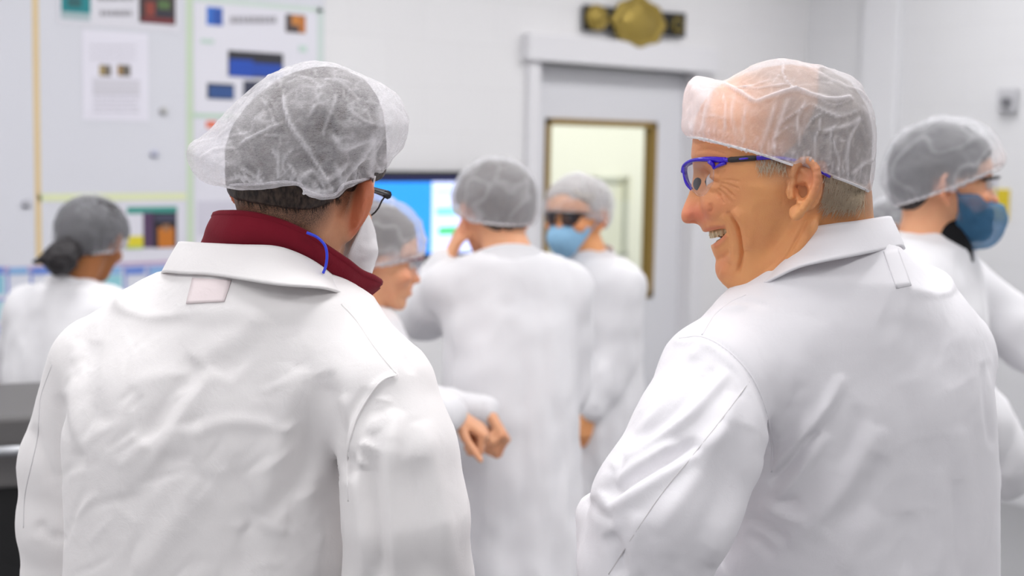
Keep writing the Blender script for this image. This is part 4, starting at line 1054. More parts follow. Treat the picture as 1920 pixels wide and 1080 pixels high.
        l = link('lens', mesh_of('lens', Vv, Ff), M_LENS, gl); l.modifiers.new('t', 'SOLIDIFY').thickness = .0018
    for sg in (1, -1):  # solid dark ellipsoids standing in for a lens reflection, sharing the grip's material
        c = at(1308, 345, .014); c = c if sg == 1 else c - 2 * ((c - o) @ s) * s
        bm = bmesh.new(); bmesh.ops.create_uvsphere(bm, u_segments=14, v_segments=10, radius=1); mp = bpy.data.meshes.new('lens_reflection')
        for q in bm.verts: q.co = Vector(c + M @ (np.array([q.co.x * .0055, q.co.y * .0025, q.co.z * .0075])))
        bm.to_mesh(mp); bm.free(); link('lens_reflection', mp, rub, gl)
    # coat
    Fd = Field(axis(.02, .76, .012, [(.08, .70, .0042)]), axis(1.36, 2.1, .012, [(1.44, 1.68, .0042), (1.68, 1.9, .007)]), axis(.55, 1.78, .02, [(1.2, 1.68, .0042)]))
    Y = 1.73
    Fd.add(sd_loft([lv(545, 1450, 1760, Y - .030, .088), lv(600, 1375, 1818, Y - .020, .116), lv(680, 1325, 1850, Y - .015, .132), lv(750, 1335, 1862, Y - .012, .134), lv(900, 1345, 1870, Y + .008, .133), lv(1080, 1335, 1876, Y + .024, .131), lv(1350, 1320, 1890, Y, .15), lv(2300, 1260, 1940, Y, .2)], R(18), 2.4), (-1, 1.3, .5), (1, 2.2, 1.8))
    Fd.chain(PS([(1560, 570, 1.685), (1690, 596, 1.75), (1768, 662, 1.79)]), [.090, .066, .062], .05)
    Fd.chain(PS([(1560, 570, 1.685), (1435, 640, 1.652), (1342, 708, 1.60)]), [.090, .068, .064], .05)
    Fd.chain(PS([(1345, 710, 1.60), (1308, 820, 1.555), (1245, 950, 1.53), (1208, 1060, 1.545), (1230, 1190, 1.66)]), [.066, .070, .077, .070, .06], .010)
    Fd.chain(PS([(1126, 968, 1.575), (1134, 1060, 1.58)]), [.0285, .0285], .014)
    Fd.chain(PS([(1208, 1100, 1.56), (1330, 1130, 1.85), (1500, 1120, 1.95)]), [.06, .05, .045], .02)
    Fd.chain(PS([(1770, 680, 1.82), (1790, 900, 1.90), (1760, 1080, 1.94), (1560, 1100, 1.98)]), [.06, .055, .052, .045], .02)
    V, Q = Fd.mesh(3); V = crumple(V, Q, 12, .0008, .00035)
    S = [([(1447, 884), (1490, 834), (1524, 791), (1553, 753), (1579, 705)], .0075, 11, .3), ([(1442, 909), (1481, 868), (1510, 830), (1533, 806)], -.0065, 8, .15), ([(1447, 942), (1481, 911), (1519, 858), (1550, 812)], .0055, 11, .3), ([(1470, 1016), (1538, 964), (1596, 897), (1642, 798)], .0080, 22, .3), ([(1548, 1000), (1606, 930), (1648, 850)], -.0050, 24, .3),
         ([(1404, 966), (1447, 993), (1480, 1014)], -.0060, 8, .2), ([(1428, 943), (1471, 968), (1512, 974)], .0050, 9, .3), ([(1436, 925), (1470, 940), (1500, 938)], -.0035, 7, .3), ([(1400, 1000), (1430, 1020), (1450, 1045)], -.004, 9, .3), ([(1455, 800), (1480, 755), (1502, 715)], -.0030, 11, .3), ([(1440, 830), (1462, 785), (1478, 740)], .0025, 9, .3), ([(1610, 760), (1600, 830), (1570, 880)], -.003, 14, .3),
         ([(1790, 900), (1796, 990), (1794, 1075)], -.003, 9, .2), ([(1760, 880), (1764, 980), (1762, 1075)], .0025, 10, .2), ([(1700, 960), (1700, 1020), (1695, 1078)], -.0025, 16, .2), ([(1640, 960), (1600, 1020), (1580, 1075)], .003, 20, .3),
         ([(1317, 640), (1250, 752), (1195, 815)], .0045, 8), ([(1300, 670), (1240, 770), (1200, 820)], -.004, 8), ([(1367, 696), (1279, 790), (1147, 880)], .006, 10), ([(1340, 690), (1270, 770), (1190, 835)], -.004, 9), ([(1134, 937), (1185, 900), (1250, 862), (1310, 830)], -.010, 10), ([(1150, 905), (1205, 870), (1270, 830)], .006, 11), ([(1125, 925), (1160, 890), (1170, 850)], -.004, 8), ([(1148, 950), (1210, 910), (1290, 860), (1360, 800)], .006, 15),
         ([(1380, 740), (1330, 850), (1230, 1000)], .004, 16), ([(1400, 800), (1350, 930), (1280, 1070)], -.004, 22), ([(1430, 860), (1390, 950), (1330, 1060)], .004, 14), ([(1140, 1000), (1160, 1040), (1165, 1080)], -.006, 12), ([(1104, 935), (1120, 960), (1150, 975)], -.003, 8), ([(1200, 960), (1190, 1030), (1200, 1080)], .003, 14),
         ([(1330, 590), (1370, 578), (1400, 574)], .003, 5), ([(1380, 568), (1410, 565), (1440, 575)], -.002, 5), ([(1700, 720), (1740, 880), (1750, 1070)], -.003, 22), ([(1800, 800), (1815, 950), (1810, 1070)], .003, 16), ([(1845, 680), (1850, 760), (1860, 840)], -.003, 7), ([(1650, 600), (1740, 640), (1800, 720)], -.002, 26), ([(1520, 600), (1500, 680), (1480, 760)], .002, 30),
         ([(1273, 634), (1317, 631), (1367, 659), (1411, 709), (1437, 772), (1448, 834), (1446, 885)], -.0026, 6, .04), ([(1262, 640), (1312, 640), (1358, 668), (1400, 718), (1425, 780), (1436, 838)], .0022, 6, .06)]
    S = [(q[0], q[1] * 1.15, q[2] * 1.15, *q[3:]) for q in S]
    V = emboss(V, Q, S)
    coat = link('lab_coat', mesh_np('lab_coat', V, Q), M_COAT_C, root); b = bvh_of(V, Q)
    seam(b, [(1273, 634), (1317, 631), (1367, 659), (1411, 709), (1437, 772), (1448, 834), (1446, 885)], 'armhole_seam', M_COAT_C, coat, .0013)
    seam(b, [(1405, 716), (1350, 790), (1290, 865), (1229, 942), (1141, 1077)], 'sleeve_seam', M_SEAM, coat, .0008)
    seam(b, [(1398, 553), (1370, 566), (1340, 590), (1316, 628)], 'shoulder_seam', M_COAT_C, coat, .0011)
    patch(b, [(1656, 472), (1682, 466), (1708, 536), (1680, 541)], 'hanger_loop', M_COAT_C, coat, .0007, 8, .0012)
    top = [(1440, 580, 1.74), (1405, 545, 1.70), (1411, 536, 1.668), (1443, 504, 1.642), (1493, 457, 1.622), (1517, 430, 1.614), (1560, 421, 1.612), (1600, 416, 1.622), (1637, 410, 1.652), (1665, 406, 1.70), (1668, 412, 1.74), (1640, 430, 1.79)]
    bot = [(1420, 600, 1.72), (1392, 560, 1.67), (1402, 548, 1.64), (1452, 522, 1.606), (1495, 502, 1.588), (1530, 493, 1.578), (1572, 485, 1.574), (1610, 478, 1.584), (1650, 470, 1.615), (1685, 462, 1.672), (1695, 468, 1.73), (1670, 480, 1.81)]
    V, F = sheet(PS(top), PS(bot), 70, 6); V = np.array(V)
    for j in range(7): V[j * 70:(j + 1) * 70, 1] -= .004 * math.sin(math.pi * j / 6)
    solid_sheet('coat_collar', V, F, M_COAT_C, coat, .003)
    legs_and_shoes(root, (bx[0], bx[1] + .02), 12, M_TROUSER, M_SHOE)
    return root
# ================================================================== people further back
M_TINT = clear_lens('tinted_lens', (.40, .38, .42, 1))
root_coat = [None]
def worker(label, ear_px, Y, th, head_th, skin_m, hair_m, arms, pitch=4, roll=0, lean=.04, net=True, glasses=None, dark_lens=False, scale=1.0, width=1.0, hairtop=.006, extra=None, sleeves=None, hands=(), shoulder=(0, 0), trousers=None, neck=.155, hem=.42, seed=0, offs=(0, 0), net_kw=None, coat_mat=None, arms_r=.056, net_mat=None):
    o = P(ear_px[0], ear_px[1], Y); fw = np.array([math.sin(R(th)), math.cos(R(th)), 0]); rt = np.array([math.cos(R(th)), -math.sin(R(th)), 0])
    b = o - fw * (lean + .02) + rt * offs[0] + fw * offs[1]; b[2] = 0; hz = o[2]; sc = hz / 1.60
    root = empty('person', b); tag(root, label, 'person')
    h = Head(o, frame(head_th, pitch, roll), scale=scale)
    c = lambda r, f, z: b + rt * r + fw * f + np.array([0, 0, z])
    zsh = hz - neck * scale
    lo_z = min([w[2] for w, *_ in hands] + [zsh]) - .22
    allp = [o] + [np.array(w) for w, *_ in hands]
    fin = lambda i, m: [(p[i] - m, p[i] + m, .0052) for p in allp]
    hx = [(np.array(w)[0] - .13, np.array(w)[0] + .13, .0052) for w, *_ in hands]
    F = Field(axis(b[0] - .6, b[0] + .6, .03, fin(0, .13)), axis(b[1] - .6, b[1] + .6, .03, fin(1, .13)), axis(.02, hz + .2, .03, fin(2, .14)))
    h.add(F, 0)
    nb = c(0, lean * .5, zsh + .04)
    F.capsule(h.wld((-.022, 0, -.045)), nb, .050 * scale, .058 * scale, .025)
    MB3 = np.stack([rt, fw, [0, 0, 1]], 1); F.ellipsoid(c(0, lean * .3, zsh - .20), (.125, .075, .22), .04, MB3); F.ellipsoid(c(0, 0, .92), (.13, .10, .15), .05, MB3)
    for sg in (-1, 1): F.capsule(c(sg * .085, 0, .9), c(sg * .09, 0, .09), .065, .04, .03)
    S = {}
    for sg, el, wr in arms:
        sh = c(sg * .165 * width + shoulder[0], lean * .8, zsh - .035); S[sg] = sh
        F.chain([sh - [0, 0, .03], np.array(el), np.array(wr)], [.026, .026, .024], .03)
    for w, d, pn, curl, side in hands: add_hand(F, w, d, pn, curl, side=side, sc=.88 if width < .86 else 1.0)
    V, Q = F.mesh(2); me = mesh_np('body', V, Q); set_attr(me, 'blush', h.blush(V) + 0.25 * sum([np.exp(-(((V - (np.array(w) + np.array(d) / np.linalg.norm(d) * .14)) ** 2).sum(1)) / .05 ** 2) for w, d, *_ in hands] + [0 * V[:, 0]]))
    set_attr(me, 'stubble', np.zeros(len(V))); link('body', me, skin_m, root)
    add_eyes(h, root, M_EYE, M_IRIS)
    hair_shell(h, root, hair_m, hairtop, .005, G_HAIR, .003)
    if net: bouffant(h, root, net_mat or M_NET_BG, seed=seed, edge_mat=M_ELASTIC, **(net_kw or {}))
    if glasses: wear_glasses(h, root, glasses, M_TINT if dark_lens else M_LENS, .0038 if dark_lens else .0036)
    # coat
    mnx, mxx = b[0] - .62, b[0] + .62
    F = Field(axis(mnx, mxx, .011), axis(b[1] - .55, b[1] + .55, .013), axis(.40, hz + .05, .013))
    w = width
    lv2 = lambda r, f, z, a, d: (z, c(r, f, z)[0], c(r, f, z)[1], a, d)
    F.add(sd_loft([lv2(0, .0, hem, .25 * w, .19), lv2(0, .0, .75, .235 * w, .175), lv2(0, .0, .98, .215 * w, .155), lv2(0, lean * .2, zsh - .28, .20 * w, .138), lv2(0, lean * .5, zsh - .12, .195 * w, .128), lv2(0, lean * .6, zsh - .02, .165 * w, .105), lv2(0, lean * .6, zsh + .035, .105, .085)], -R(th), 2.3), (-9, -9, 0), (9, 9, 3))
    for sg, el, wr in arms:
        sh = S[sg]; F.chain([nb - [0, 0, .05], nb + (sh - nb) * .55 - [0, 0, .022], sh], [.075, .06, .062], .05)
        e, q = np.array(el), np.array(wr); wd = (q - e) / np.linalg.norm(q - e)
        F.chain([sh, (sh + e) / 2, e, (e + q) / 2, q - wd * .01], [.066, .064, arms_r + .004, arms_r, arms_r - .012], .022)
    V, Q = F.mesh(2); N = vnormals(V, Q)
    n1 = fbm(V, 7, 3, (seed, 1, 0), (1.6, 1.6, .28)); n2 = fbm(V, 16, 2, (2, seed, 0), (1, 1, .8)); low = np.clip((zsh - V[:, 2]) / .5, 0, 1)
    V = V + N * (n1 * (.006 + .014 * low) + n2 * .005)[:, None]
    coat = link('lab_coat', mesh_np('lab_coat', V, Q), coat_mat or M_COAT_B, root)
    Vc, Fc = ring_collar(nb + fw * .0, th, .074, .088, zsh + .078, zsh + .036, gap=30, tilt=.03)
    solid_sheet('coat_collar', Vc, Fc, coat_mat or M_COAT_B, root, .003)
    for sg, el, wr in arms:
        e, q = np.array(el), np.array(wr); wd = (q - e) / np.linalg.norm(q - e)
        MB().tube([q - wd * .055, q - wd * .03, q - wd * .004, q + wd * .004], [arms_r - .008, arms_r - .012, arms_r - .014, arms_r - .020], 18).build('cuff', coat_mat or M_COAT_B, coat, True)
    legs_and_shoes(root, b, th, trousers or M_TROUSER, M_SHOE, hip=.85)
    if extra: extra(h, root, c, zsh, nb)
    root_coat[0] = (coat, V, Q)
    return root
def mask_shell(h, root, mat, name, top=-.012, bot=-.105, grow=.006, beard=False):
    """cloth over nose, mouth and chin, with loops to the ears"""
    xs = np.arange(-.03, .145, .004); ys = np.arange(-.1, .101, .004); zs = np.arange(-.15, .05, .004)
    F = Field(xs, ys, zs)
    reg = mm([(40, -70), (20, -30), (60, -14), (125, top * 1000), (140, -60), (110, -118), (70, -122)]) if not beard else mm([(28, -40), (16, -8), (60, -10), (98, -28), (122, -30), (134, -60), (118, -128), (60, -140), (20, -100)])
    t = Table(reg, blur=5)
    g = grow
    F.add(lambda f, s, z: smax(smin(h.skull(f, s, z) - g, sd_ellipsoid(np.array([.083, 0, -.052]), np.array([.044 + g, .044, .040 + (.018 if beard else 0)]))(f, s, z), .02), -t(f, z), .008), (-1, -1, -1), (1, 1, 1))
    V, Q = F.mesh(2); N = vnormals(V, Q); V = V + N * (fbm(V, 40, 2, (1, 5, 2)) * .002)[:, None]
    m = link(name, mesh_np(name, h.wld(V), Q), mat, root)
    for sg in (-1, 1):
        MB().tube(h.wld(spline([(.045, sg * .072, -.03), (.02, sg * .0765, -.008), (-.004, sg * .080, .022), (-.014, sg * .083, .018)], 14)), .0014, 6).build('ear_loop', mat, m, True)
    return m

def people_behind():
    Pp = lambda u, v, Y: P(u, v, Y)
    # standing with back turned, hand cupped to the ear
    def cup(h, root, c, zsh, nb): pass
    worker('person in long white lab coat, back turned, cupping a hand to the left ear', (930, 405), 3.36, -6, -28, M_SKIN_FAIR, M_HAIR_MID,
           [(-1, Pp(796, 590, 3.42), Pp(838, 492, 3.40)), (1, Pp(1060, 720, 3.40), Pp(1030, 800, 3.66))], pitch=8, lean=.06, width=.81, seed=3, offs=(.03, 0), neck=.135,
           hands=[(Pp(838, 492, 3.40), P(868, 425, 3.38) - P(838, 492, 3.40), (.9, .2, -.2), (18, 22, 18), 1)], net_kw=dict(size=(.120, .101, .106)))
    def bm(h, root, c, zsh, nb): mask_shell(h, root, M_MASK, 'face_mask')
    worker('person with blue face mask and dark glasses standing by the door, facing left', (1082, 410), 4.2, -138, -148, M_SKIN_TAN, hair_mat('hair_white', srgb(150, 144, 140), srgb(196, 190, 186)),
           [(-1, Pp(1150, 665, 4.10), Pp(1104, 768, 4.02)), (1, Pp(1075, 640, 4.35), Pp(1050, 780, 4.2))], pitch=2, lean=.03, width=.85, glasses=M_BLACKP, dark_lens=True, hem=.54, seed=8, extra=bm, offs=(-.02, .0), shoulder=(0, 0),
           hands=[(Pp(1104, 768, 4.02), P(1082, 850, 4.0) - P(1104, 768, 4.02), (-.5, .8, 0), (14, 16, 12), -1)], net_kw=dict(size=(.116, .097, .100), c=(-.012, 0, .034)))
    red = plain('glasses_red', srgb(120, 40, 55), .3)
    worker('woman in profile with reddish glasses gesturing with both hands', (692, 490), 2.95, 66, 80, M_SKIN_FAIR, M_HAIR_MID,
           [(1, Pp(790, 780, 2.72), Pp(850, 774, 2.88)), (-1, Pp(790, 765, 3.10), Pp(912, 768, 3.02))], pitch=8, lean=.03, width=.84, scale=.98, glasses=red, seed=14, arms_r=.046,
           hands=[(Pp(850, 774, 2.88), P(918, 818, 2.88) - P(850, 774, 2.88), (-.6, .1, -.8), (62, 78, 60), -1), (Pp(912, 768, 3.02), P(958, 838, 3.0) - P(912, 768, 3.02), (-.7, -.1, -.6), (55, 75, 60), 1)])
    def pony(h, root, c, zsh, nb):
        F = Field(np.arange(-.22, .02, .005), np.arange(-.08, .10, .005), np.arange(-.14, .06, .005))
        F.ellipsoid((-.125, .018, -.070), (.040, .045, .046), .01); F.capsule((-.14, .03, -.062), (-.155, .075, -.085), .016, .008, .015); F.capsule((-.09, .01, -.03), (-.125, .018, -.06), .035, .04, .02)
        V, Q = F.mesh(1); N = vnormals(V, Q); V = V + N * (fbm(V, 50, 2) * .006)[:, None]
        link('hair_bun', mesh_np('hair_bun', h.wld(V), Q), M_HAIR_BLACK, root)
    worker('woman with dark hair gathered in a bun, seen from behind at the whiteboard', (170, 458), 4.0, 22, 10, M_SKIN_BROWN, M_HAIR_BLACK,
           [(-1, Pp(30, 735, 4.12), Pp(70, 770, 4.35)), (1, Pp(262, 720, 3.95), Pp(225, 775, 4.28))], pitch=16, lean=.07, width=1.02, scale=1.0, seed=20, extra=pony, hairtop=.011, offs=(-.02, 0),
           net_kw=dict(size=(.116, .100, .106), puff=.003, cut=(-.055, .36)), net_mat=netting('hairnet_web_sheer', srgb(225, 226, 232), base=.22, fold=.08, fibre=.2, rim=.18, fscale=250))
    def bc(h, root, c, zsh, nb):
        mb = mask_shell(h, root, netting('beard_net_blue', srgb(92, 150, 196), base=.56, fold=.2, fibre=.25, rim=.2, fscale=300), 'beard_cover', grow=.012, beard=True)
        bd = Field(np.arange(-.02, .14, .005), np.arange(-.09, .091, .005), np.arange(-.15, 0, .005)); t = Table(mm([(30, -44), (22, -18), (60, -50), (96, -36), (120, -60), (112, -116), (60, -122)]), blur=5)
        bd.add(lambda f, s, z: smax(h.skull(f, s, z) - .006, -t(f, z), .006), (-1, -1, -1), (1, 1, 1)); V, Q = bd.mesh(1)
        link('beard', mesh_np('beard', h.wld(V), Q), M_HAIR_BLACK, root)
        sh = Field(*[np.arange(nb[i] - .17, nb[i] + .17, .007) for i in range(2)], np.arange(zsh - .26, zsh + .16, .007))
        fw = (c(0, 1, 0) - c(0, 0, 0))
        sh.capsule(nb - [0, 0, .06] + fw * .055, nb + [0, 0, .018] + fw * .050, .050, .042, 0); V, Q = sh.mesh(1); link('black_shirt', mesh_np('black_shirt', V, Q), fabric('black_shirt', srgb(18, 18, 21)), root)
    e = worker('bearded person with blue beard cover and clear glasses at the right, facing right', (1766, 352), 2.95, 122, 98, M_SKIN_FAIR, M_HAIR_BLACK,
           [(1, Pp(1830, 790, 2.86), Pp(1905, 900, 2.92)), (-1, Pp(2000, 700, 3.05), Pp(2010, 900, 3.0))], pitch=0, lean=.02, width=1.02, seed=31, glasses=M_BLACKP, extra=bc, hairtop=.010, offs=(0, 0), net_kw=dict(size=(.124, .104, .114), c=(0, 0, .034), tilt=20, cut=(-.045, .42)))
    coat, V, Q = root_coat[0]; b = bvh_of(V, Q)
    pa = fabric('patch_cloth', srgb(206, 206, 206), weave=.2); ed = fabric('patch_edge', srgb(150, 150, 152)); gr = fabric('patch_green', srgb(150, 168, 120))
    def oval(ru, rv, lift): 
        q = [drop(b, 1877 + ru * math.cos(t), 497 + rv * math.sin(t), lift) for t in np.linspace(0, 2 * math.pi, 28, endpoint=False)]
        return None if any(x is None for x in q) else q
    q0 = oval(34, 27, .004)
    if q0 is not None:
        c0 = sum(q0) / len(q0); n = len(q0); m = MB(); m.raw(q0 + [c0], [(i, (i + 1) % n, n) for i in range(n)]); po = m.build('coat_patch', pa, coat)
        MB().tube(np.array(q0), .004, 6, closed=True).build('patch_border', ed, po, True)
        q1 = oval(14, 8, .007); c1 = sum(q1) / n; MB().raw(q1 + [c1], [(i, (i + 1) % n, n) for i in range(n)]).build('patch_emblem', gr, po)
    worker('person mostly hidden behind the laughing man, only the dark hair in a net showing', (1668, 452), 4.7, 20, 10, M_SKIN_FAIR, M_HAIR_BLACK,
           [(-1, Pp(1560, 720, 4.7), Pp(1570, 850, 4.75)), (1, Pp(1770, 720, 4.75), Pp(1770, 850, 4.8))], seed=40)
    return e

# ================================================================== the room
TH = R(41); WO = np.array([.071 * 7.2, 7.2, 0.0]); WX = np.array([math.cos(TH), math.sin(TH), 0]); WY = np.array([-math.sin(TH), math.cos(TH), 0])
MW = Matrix.Translation(WO) @ Matrix.Rotation(TH, 4, 'Z')
def wpx(u, v, off=0.0):
    """where the line of sight meets the back wall: metres along it and up"""
    d = ray(u, v); n = -WY; t = ((WO + n * off - CO) @ n) / (d @ n); p = CO + d * t
    return float((p - WO) @ WX), float(p[2])
def wall_mat(name, col, brick=True):
    m, nt, b = new_mat(name); b.inputs['Roughness'].default_value = .55
    tc = nt.nodes.new('ShaderNodeTexCoord'); sp = nt.nodes.new('ShaderNodeSeparateXYZ'); cb = nt.nodes.new('ShaderNodeCombineXYZ')
    nt.links.new(tc.outputs['Object'], sp.inputs[0]); nt.links.new(sp.outputs['X'], cb.inputs['X']); nt.links.new(sp.outputs['Z'], cb.inputs['Y'])
    br = nt.nodes.new('ShaderNodeTexBrick'); br.inputs['Scale'].default_value = 1.0; br.inputs['Brick Width'].default_value = .406; br.inputs['Row Height'].default_value = .203; br.inputs['Mortar Size'].default_value = .007; br.inputs['Mortar Smooth'].default_value = .6
    br.inputs['Color1'].default_value = col; br.inputs['Color2'].default_value = [c * .985 for c in col[:3]] + [1]; br.inputs['Mortar'].default_value = [c * .97 for c in col[:3]] + [1]
    nt.links.new(cb.outputs[0], br.inputs['Vector']); nt.links.new(br.outputs['Color'], b.inputs['Base Color'])
    bp = nt.nodes.new('ShaderNodeBump'); bp.inputs['Strength'].default_value = .22; bp.inputs['Distance'].default_value = .006; bp.invert = True
    nt.links.new(br.outputs['Fac'], bp.inputs['Height']); nt.links.new(bp.outputs['Normal'], b.inputs['Normal'])
    return m
def room():
    WM = wall_mat('painted_block', srgb(232, 231, 232)); WM2 = wall_mat('painted_block_side', srgb(226, 226, 228))
    st = lambda o: tag(o, None, None, None, 'structure')
    # door opening in wall coordinates
    dl, dtop = wpx(1004, 116); dr, dtop2 = wpx(1302, 136); dtop = (dtop + dtop2) / 2
    xl, xr = -7.5, 1.52
    m = MB(); m.box((xl, 0, 0), (dl, .2, CEIL)); m.box((dr, 0, 0), (xr, .2, CEIL)); m.box((dl, 0, dtop), (dr, .2, CEIL))
    st(m.build('wall_back', WM, matrix=MW))
    # right wall: from the corner towards the camera side, with a shallow pier
    def side(name, x0, y0, L, ang, mat, th=.2):
        o = MB().box((0, 0, 0), (L, th, CEIL)).build(name, mat, matrix=MW @ Matrix.Translation((x0, y0, 0)) @ Matrix.Rotation(ang, 4, 'Z')); return st(o)
    side('wall_right', xr, 0, 11.0, R(-90), WM2)
    side('wall_left', xl, -11.0, 11.0, R(90), WM2)
    side('wall_front', xr, -11.0, 9.02, R(180), WM2)
    fm = plain('floor_vinyl', srgb(150, 150, 152), .35, bump=.05, bscale=40)
    st(MB().box((xl - .3, -11.3, -.1), (xr + .3, 3.4, 0)).build('floor', fm, matrix=MW))
    st(MB().box((xl - .3, -11.3, CEIL), (xr + .3, .3, CEIL + .1)).build('ceiling', plain('ceiling_tile', srgb(240, 240, 240), .9), matrix=MW))
    for y0, w in ((-.40, .23),):
        st(MB().box((xr - .05, y0 - w, 0), (xr, y0, CEIL), .008).build('trim_1', plain('pier_paint', srgb(230, 230, 233), .5), matrix=MW))
    # ceiling lights
    em = plain('light_diffuser', (1, .99, .995, 1), .5, emit=3.4); fr = plain('fixture_white', srgb(235, 235, 235), .5)
    k = 0
    for ix in range(4):
        for iy in range(3):
            x, y = -6.2 + ix * 2.15, -6.3 + iy * 2.38
            t = empty('ceiling_light', (0, 0, 0)); t.matrix_world = MW @ Matrix.Translation((x, y, CEIL - .06)); t.matrix_basis = t.matrix_world.copy()
            tag(t, 'long white fluorescent ceiling light with frosted diffuser', 'ceiling light', 'ceiling lights in rows')
            mt = MW @ Matrix.Translation((x, y, CEIL - .06))
            MB().box((-.62, -.32, .012), (.62, .32, .06), .006).build('housing', fr, t, matrix=mt); MB().box((-.58, -.28, 0), (.58, .28, .014), .003).build('diffuser', em, t, matrix=mt)
            ld = bpy.data.lights.new('lamp', 'AREA'); ld.shape = 'RECTANGLE'; ld.size, ld.size_y = 1.15, .55; ld.energy = PANEL_W; ld.color = LIGHT_COL
            lo = bpy.data.objects.new('lamp', ld); COL.objects.link(lo); lo.matrix_world = mt @ Matrix.Translation((0, 0, -.012)); lo.matrix_basis = lo.matrix_world.copy(); lo.parent = t; lo.matrix_parent_inverse = t.matrix_basis.inverted()
    # door frame, slab, glazing
    grey = plain('door_paint', srgb(222, 222, 226), .4); trimm = plain('frame_paint', srgb(228, 227, 230), .4); gold = plain('lite_bronze', srgb(150, 122, 62), .4, metal=.3)
    ol, ot = wpx(978, 64); orr, ot2 = wpx(1334, 91); ot = (ot + ot2) / 2
    f = MB(); f.box((ol + .03, -.03, 0), (dl + .012, .13, dtop), .004); f.box((dr - .012, -.03, 0), (orr - .05, .13, dtop), .004); f.box((ol, -.06, dtop), (orr, .10, ot), .006)
    fo = f.build('trim_2', trimm, matrix=MW); st(fo)
    a, zt = wpx(1020, 221, -.08); bq, zt2 = wpx(1228, 229, -.08); zb = wpx(1217, 557, -.08)[1]; zt = (zt + zt2) / 2
    d = MB(); y0, y1 = .07, .115; d.box((dl - .0, y0, .01), (a, y1, dtop + .01)); d.box((bq, y0, .01), (dr + .02, y1, dtop + .01)); d.box((a, y0, zt), (bq, y1, dtop - .005)); d.box((a, y0, .01), (bq, y1, zb))
    do = d.build('door_1', grey, matrix=MW); st(do)
    g = MB(); w = .032
    for lo, hi in (((a, y0 - .012, zb), (a + w, y1 + .01, zt)), ((bq - w, y0 - .012, zb), (bq, y1 + .01, zt)), ((a, y0 - .012, zt - w), (bq, y1 + .01, zt)), ((a, y0 - .012, zb), (bq, y1 + .01, zb + w))): g.box(lo, hi, .003)
    st(g.build('window_frame', gold, do, matrix=MW)); st(MB().box((a + w, .088, zb + w), (bq - w, .094, zt - w)).build('window_pane', M_LENS, do, matrix=MW))
    hd = MB(); hx = dl + .07; hd.tube([(hx, .07, .98), (hx, .02, .98)], .014, 10); hd.tube([(hx, .022, .98), (hx + .11, .018, .98)], .010, 10); hd.build('door_handle', M_STEEL, do, True, matrix=MW)
    # bright corridor beyond the door
    cream = plain('corridor_cream', srgb(240, 241, 230), .8)
    c = MB(); c.box((-1.6, 2.2, 0), (4.6, 2.3, 2.7)); c.box((-1.7, .2, 0), (-1.6, 2.3, 2.7)); c.box((4.6, .2, 0), (4.7, 2.3, 2.7)); c.box((-1.7, .2, 2.7), (4.7, 2.3, 2.8)); c.box((-1.6, .2, 0), (dl - .3, .22, 2.7)); c.box((dr + .3, .2, 0), (4.6, .22, 2.7))
    st(c.build('wall_corridor', cream, matrix=MW))
    ld = bpy.data.lights.new('corridor_lamp', 'AREA'); ld.shape = 'RECTANGLE'; ld.size, ld.size_y = 4.0, .6; ld.energy = 45; ld.color = (1, 1, .93)
    lo = bpy.data.objects.new('corridor_lamp', ld); COL.objects.link(lo); lo.matrix_world = MW @ Matrix.Translation((1.6, 1.1, 2.66))
    def cpx(u, v):
        d = ray(u, v); n = -WY; t = ((WO + WY * 2.19 - CO) @ n) / (d @ n); p = CO + d * t; return float((p - WO) @ WX), float(p[2])
    x0, z1 = cpx(1112, 332); x1, z0 = cpx(1170, 480)
    fr2 = plain('grey_frame', srgb(186, 190, 180), .5); pf = empty('framed_notice', (0, 0, 0)); pf.matrix_basis = MW; tag(pf, 'pale grey framed notice seen through the door window', 'framed notice')
    q = MB(); w = .03
    for lo3, hi3 in (((x0, 2.16, z0), (x0 + w, 2.2, z1)), ((x1 - w, 2.16, z0), (x1, 2.2, z1)), ((x0, 2.16, z1 - w), (x1, 2.2, z1)), ((x0, 2.16, z0), (x1, 2.2, z0 + w))): q.box(lo3, hi3)
    q.build('border', fr2, pf, matrix=MW); MB().box((x0 + w, 2.185, z0 + w), (x1 - w, 2.2, z1 - w)).build('sheet', plain('notice_sheet', srgb(226, 228, 214), .8), pf, matrix=MW)
    # championship belt over the door
    bl = empty('championship_belt', (0, 0, 0)); bl.matrix_basis = MW; tag(bl, 'black leather championship belt with round gold plates, hung above the door', 'belt')
    x0, z1 = wpx(1088, 9); x1, z1b = wpx(1278, 24); zb0 = wpx(1088, 58)[1]; zb1 = wpx(1278, 73)[1]
    lea = plain('black_leather', srgb(26, 24, 24), .45, bump=.3, bscale=120); gp = plain('gold_plate', srgb(160, 138, 66), .42, metal=.55, bump=.6, bscale=45)
    s = MB(); xs = np.linspace(x0, x1, 18)
    zc = lambda x: np.interp(x, [x0, x1], [(z1 + zb0) / 2, (z1b + zb1) / 2]); hh = (z1 - zb0) / 2
    T = [(x, -.03 - .02 * math.sin((x - x0) / (x1 - x0) * math.pi), zc(x) + hh * (.86 + .14 * abs(2 * (x - x0) / (x1 - x0) - 1))) for x in xs]; Bt = [(p[0], p[1], 2 * zc(p[0]) - p[2]) for p in T]
    V = T + Bt + [(p[0], p[1] + .012, p[2]) for p in T] + [(p[0], p[1] + .012, p[2]) for p in Bt]; n = 18
    F = []
    for i in range(n - 1): F += [(i, i + 1, n + i + 1, n + i), (2 * n + i, 3 * n + i, 3 * n + i + 1, 2 * n + i + 1), (i, 2 * n + i, 2 * n + i + 1, i + 1), (n + i, n + i + 1, 3 * n + i + 1, 3 * n + i)]
    F += [(0, n, 3 * n, 2 * n), (n - 1, 3 * n - 1, 4 * n - 1, 2 * n - 1)]
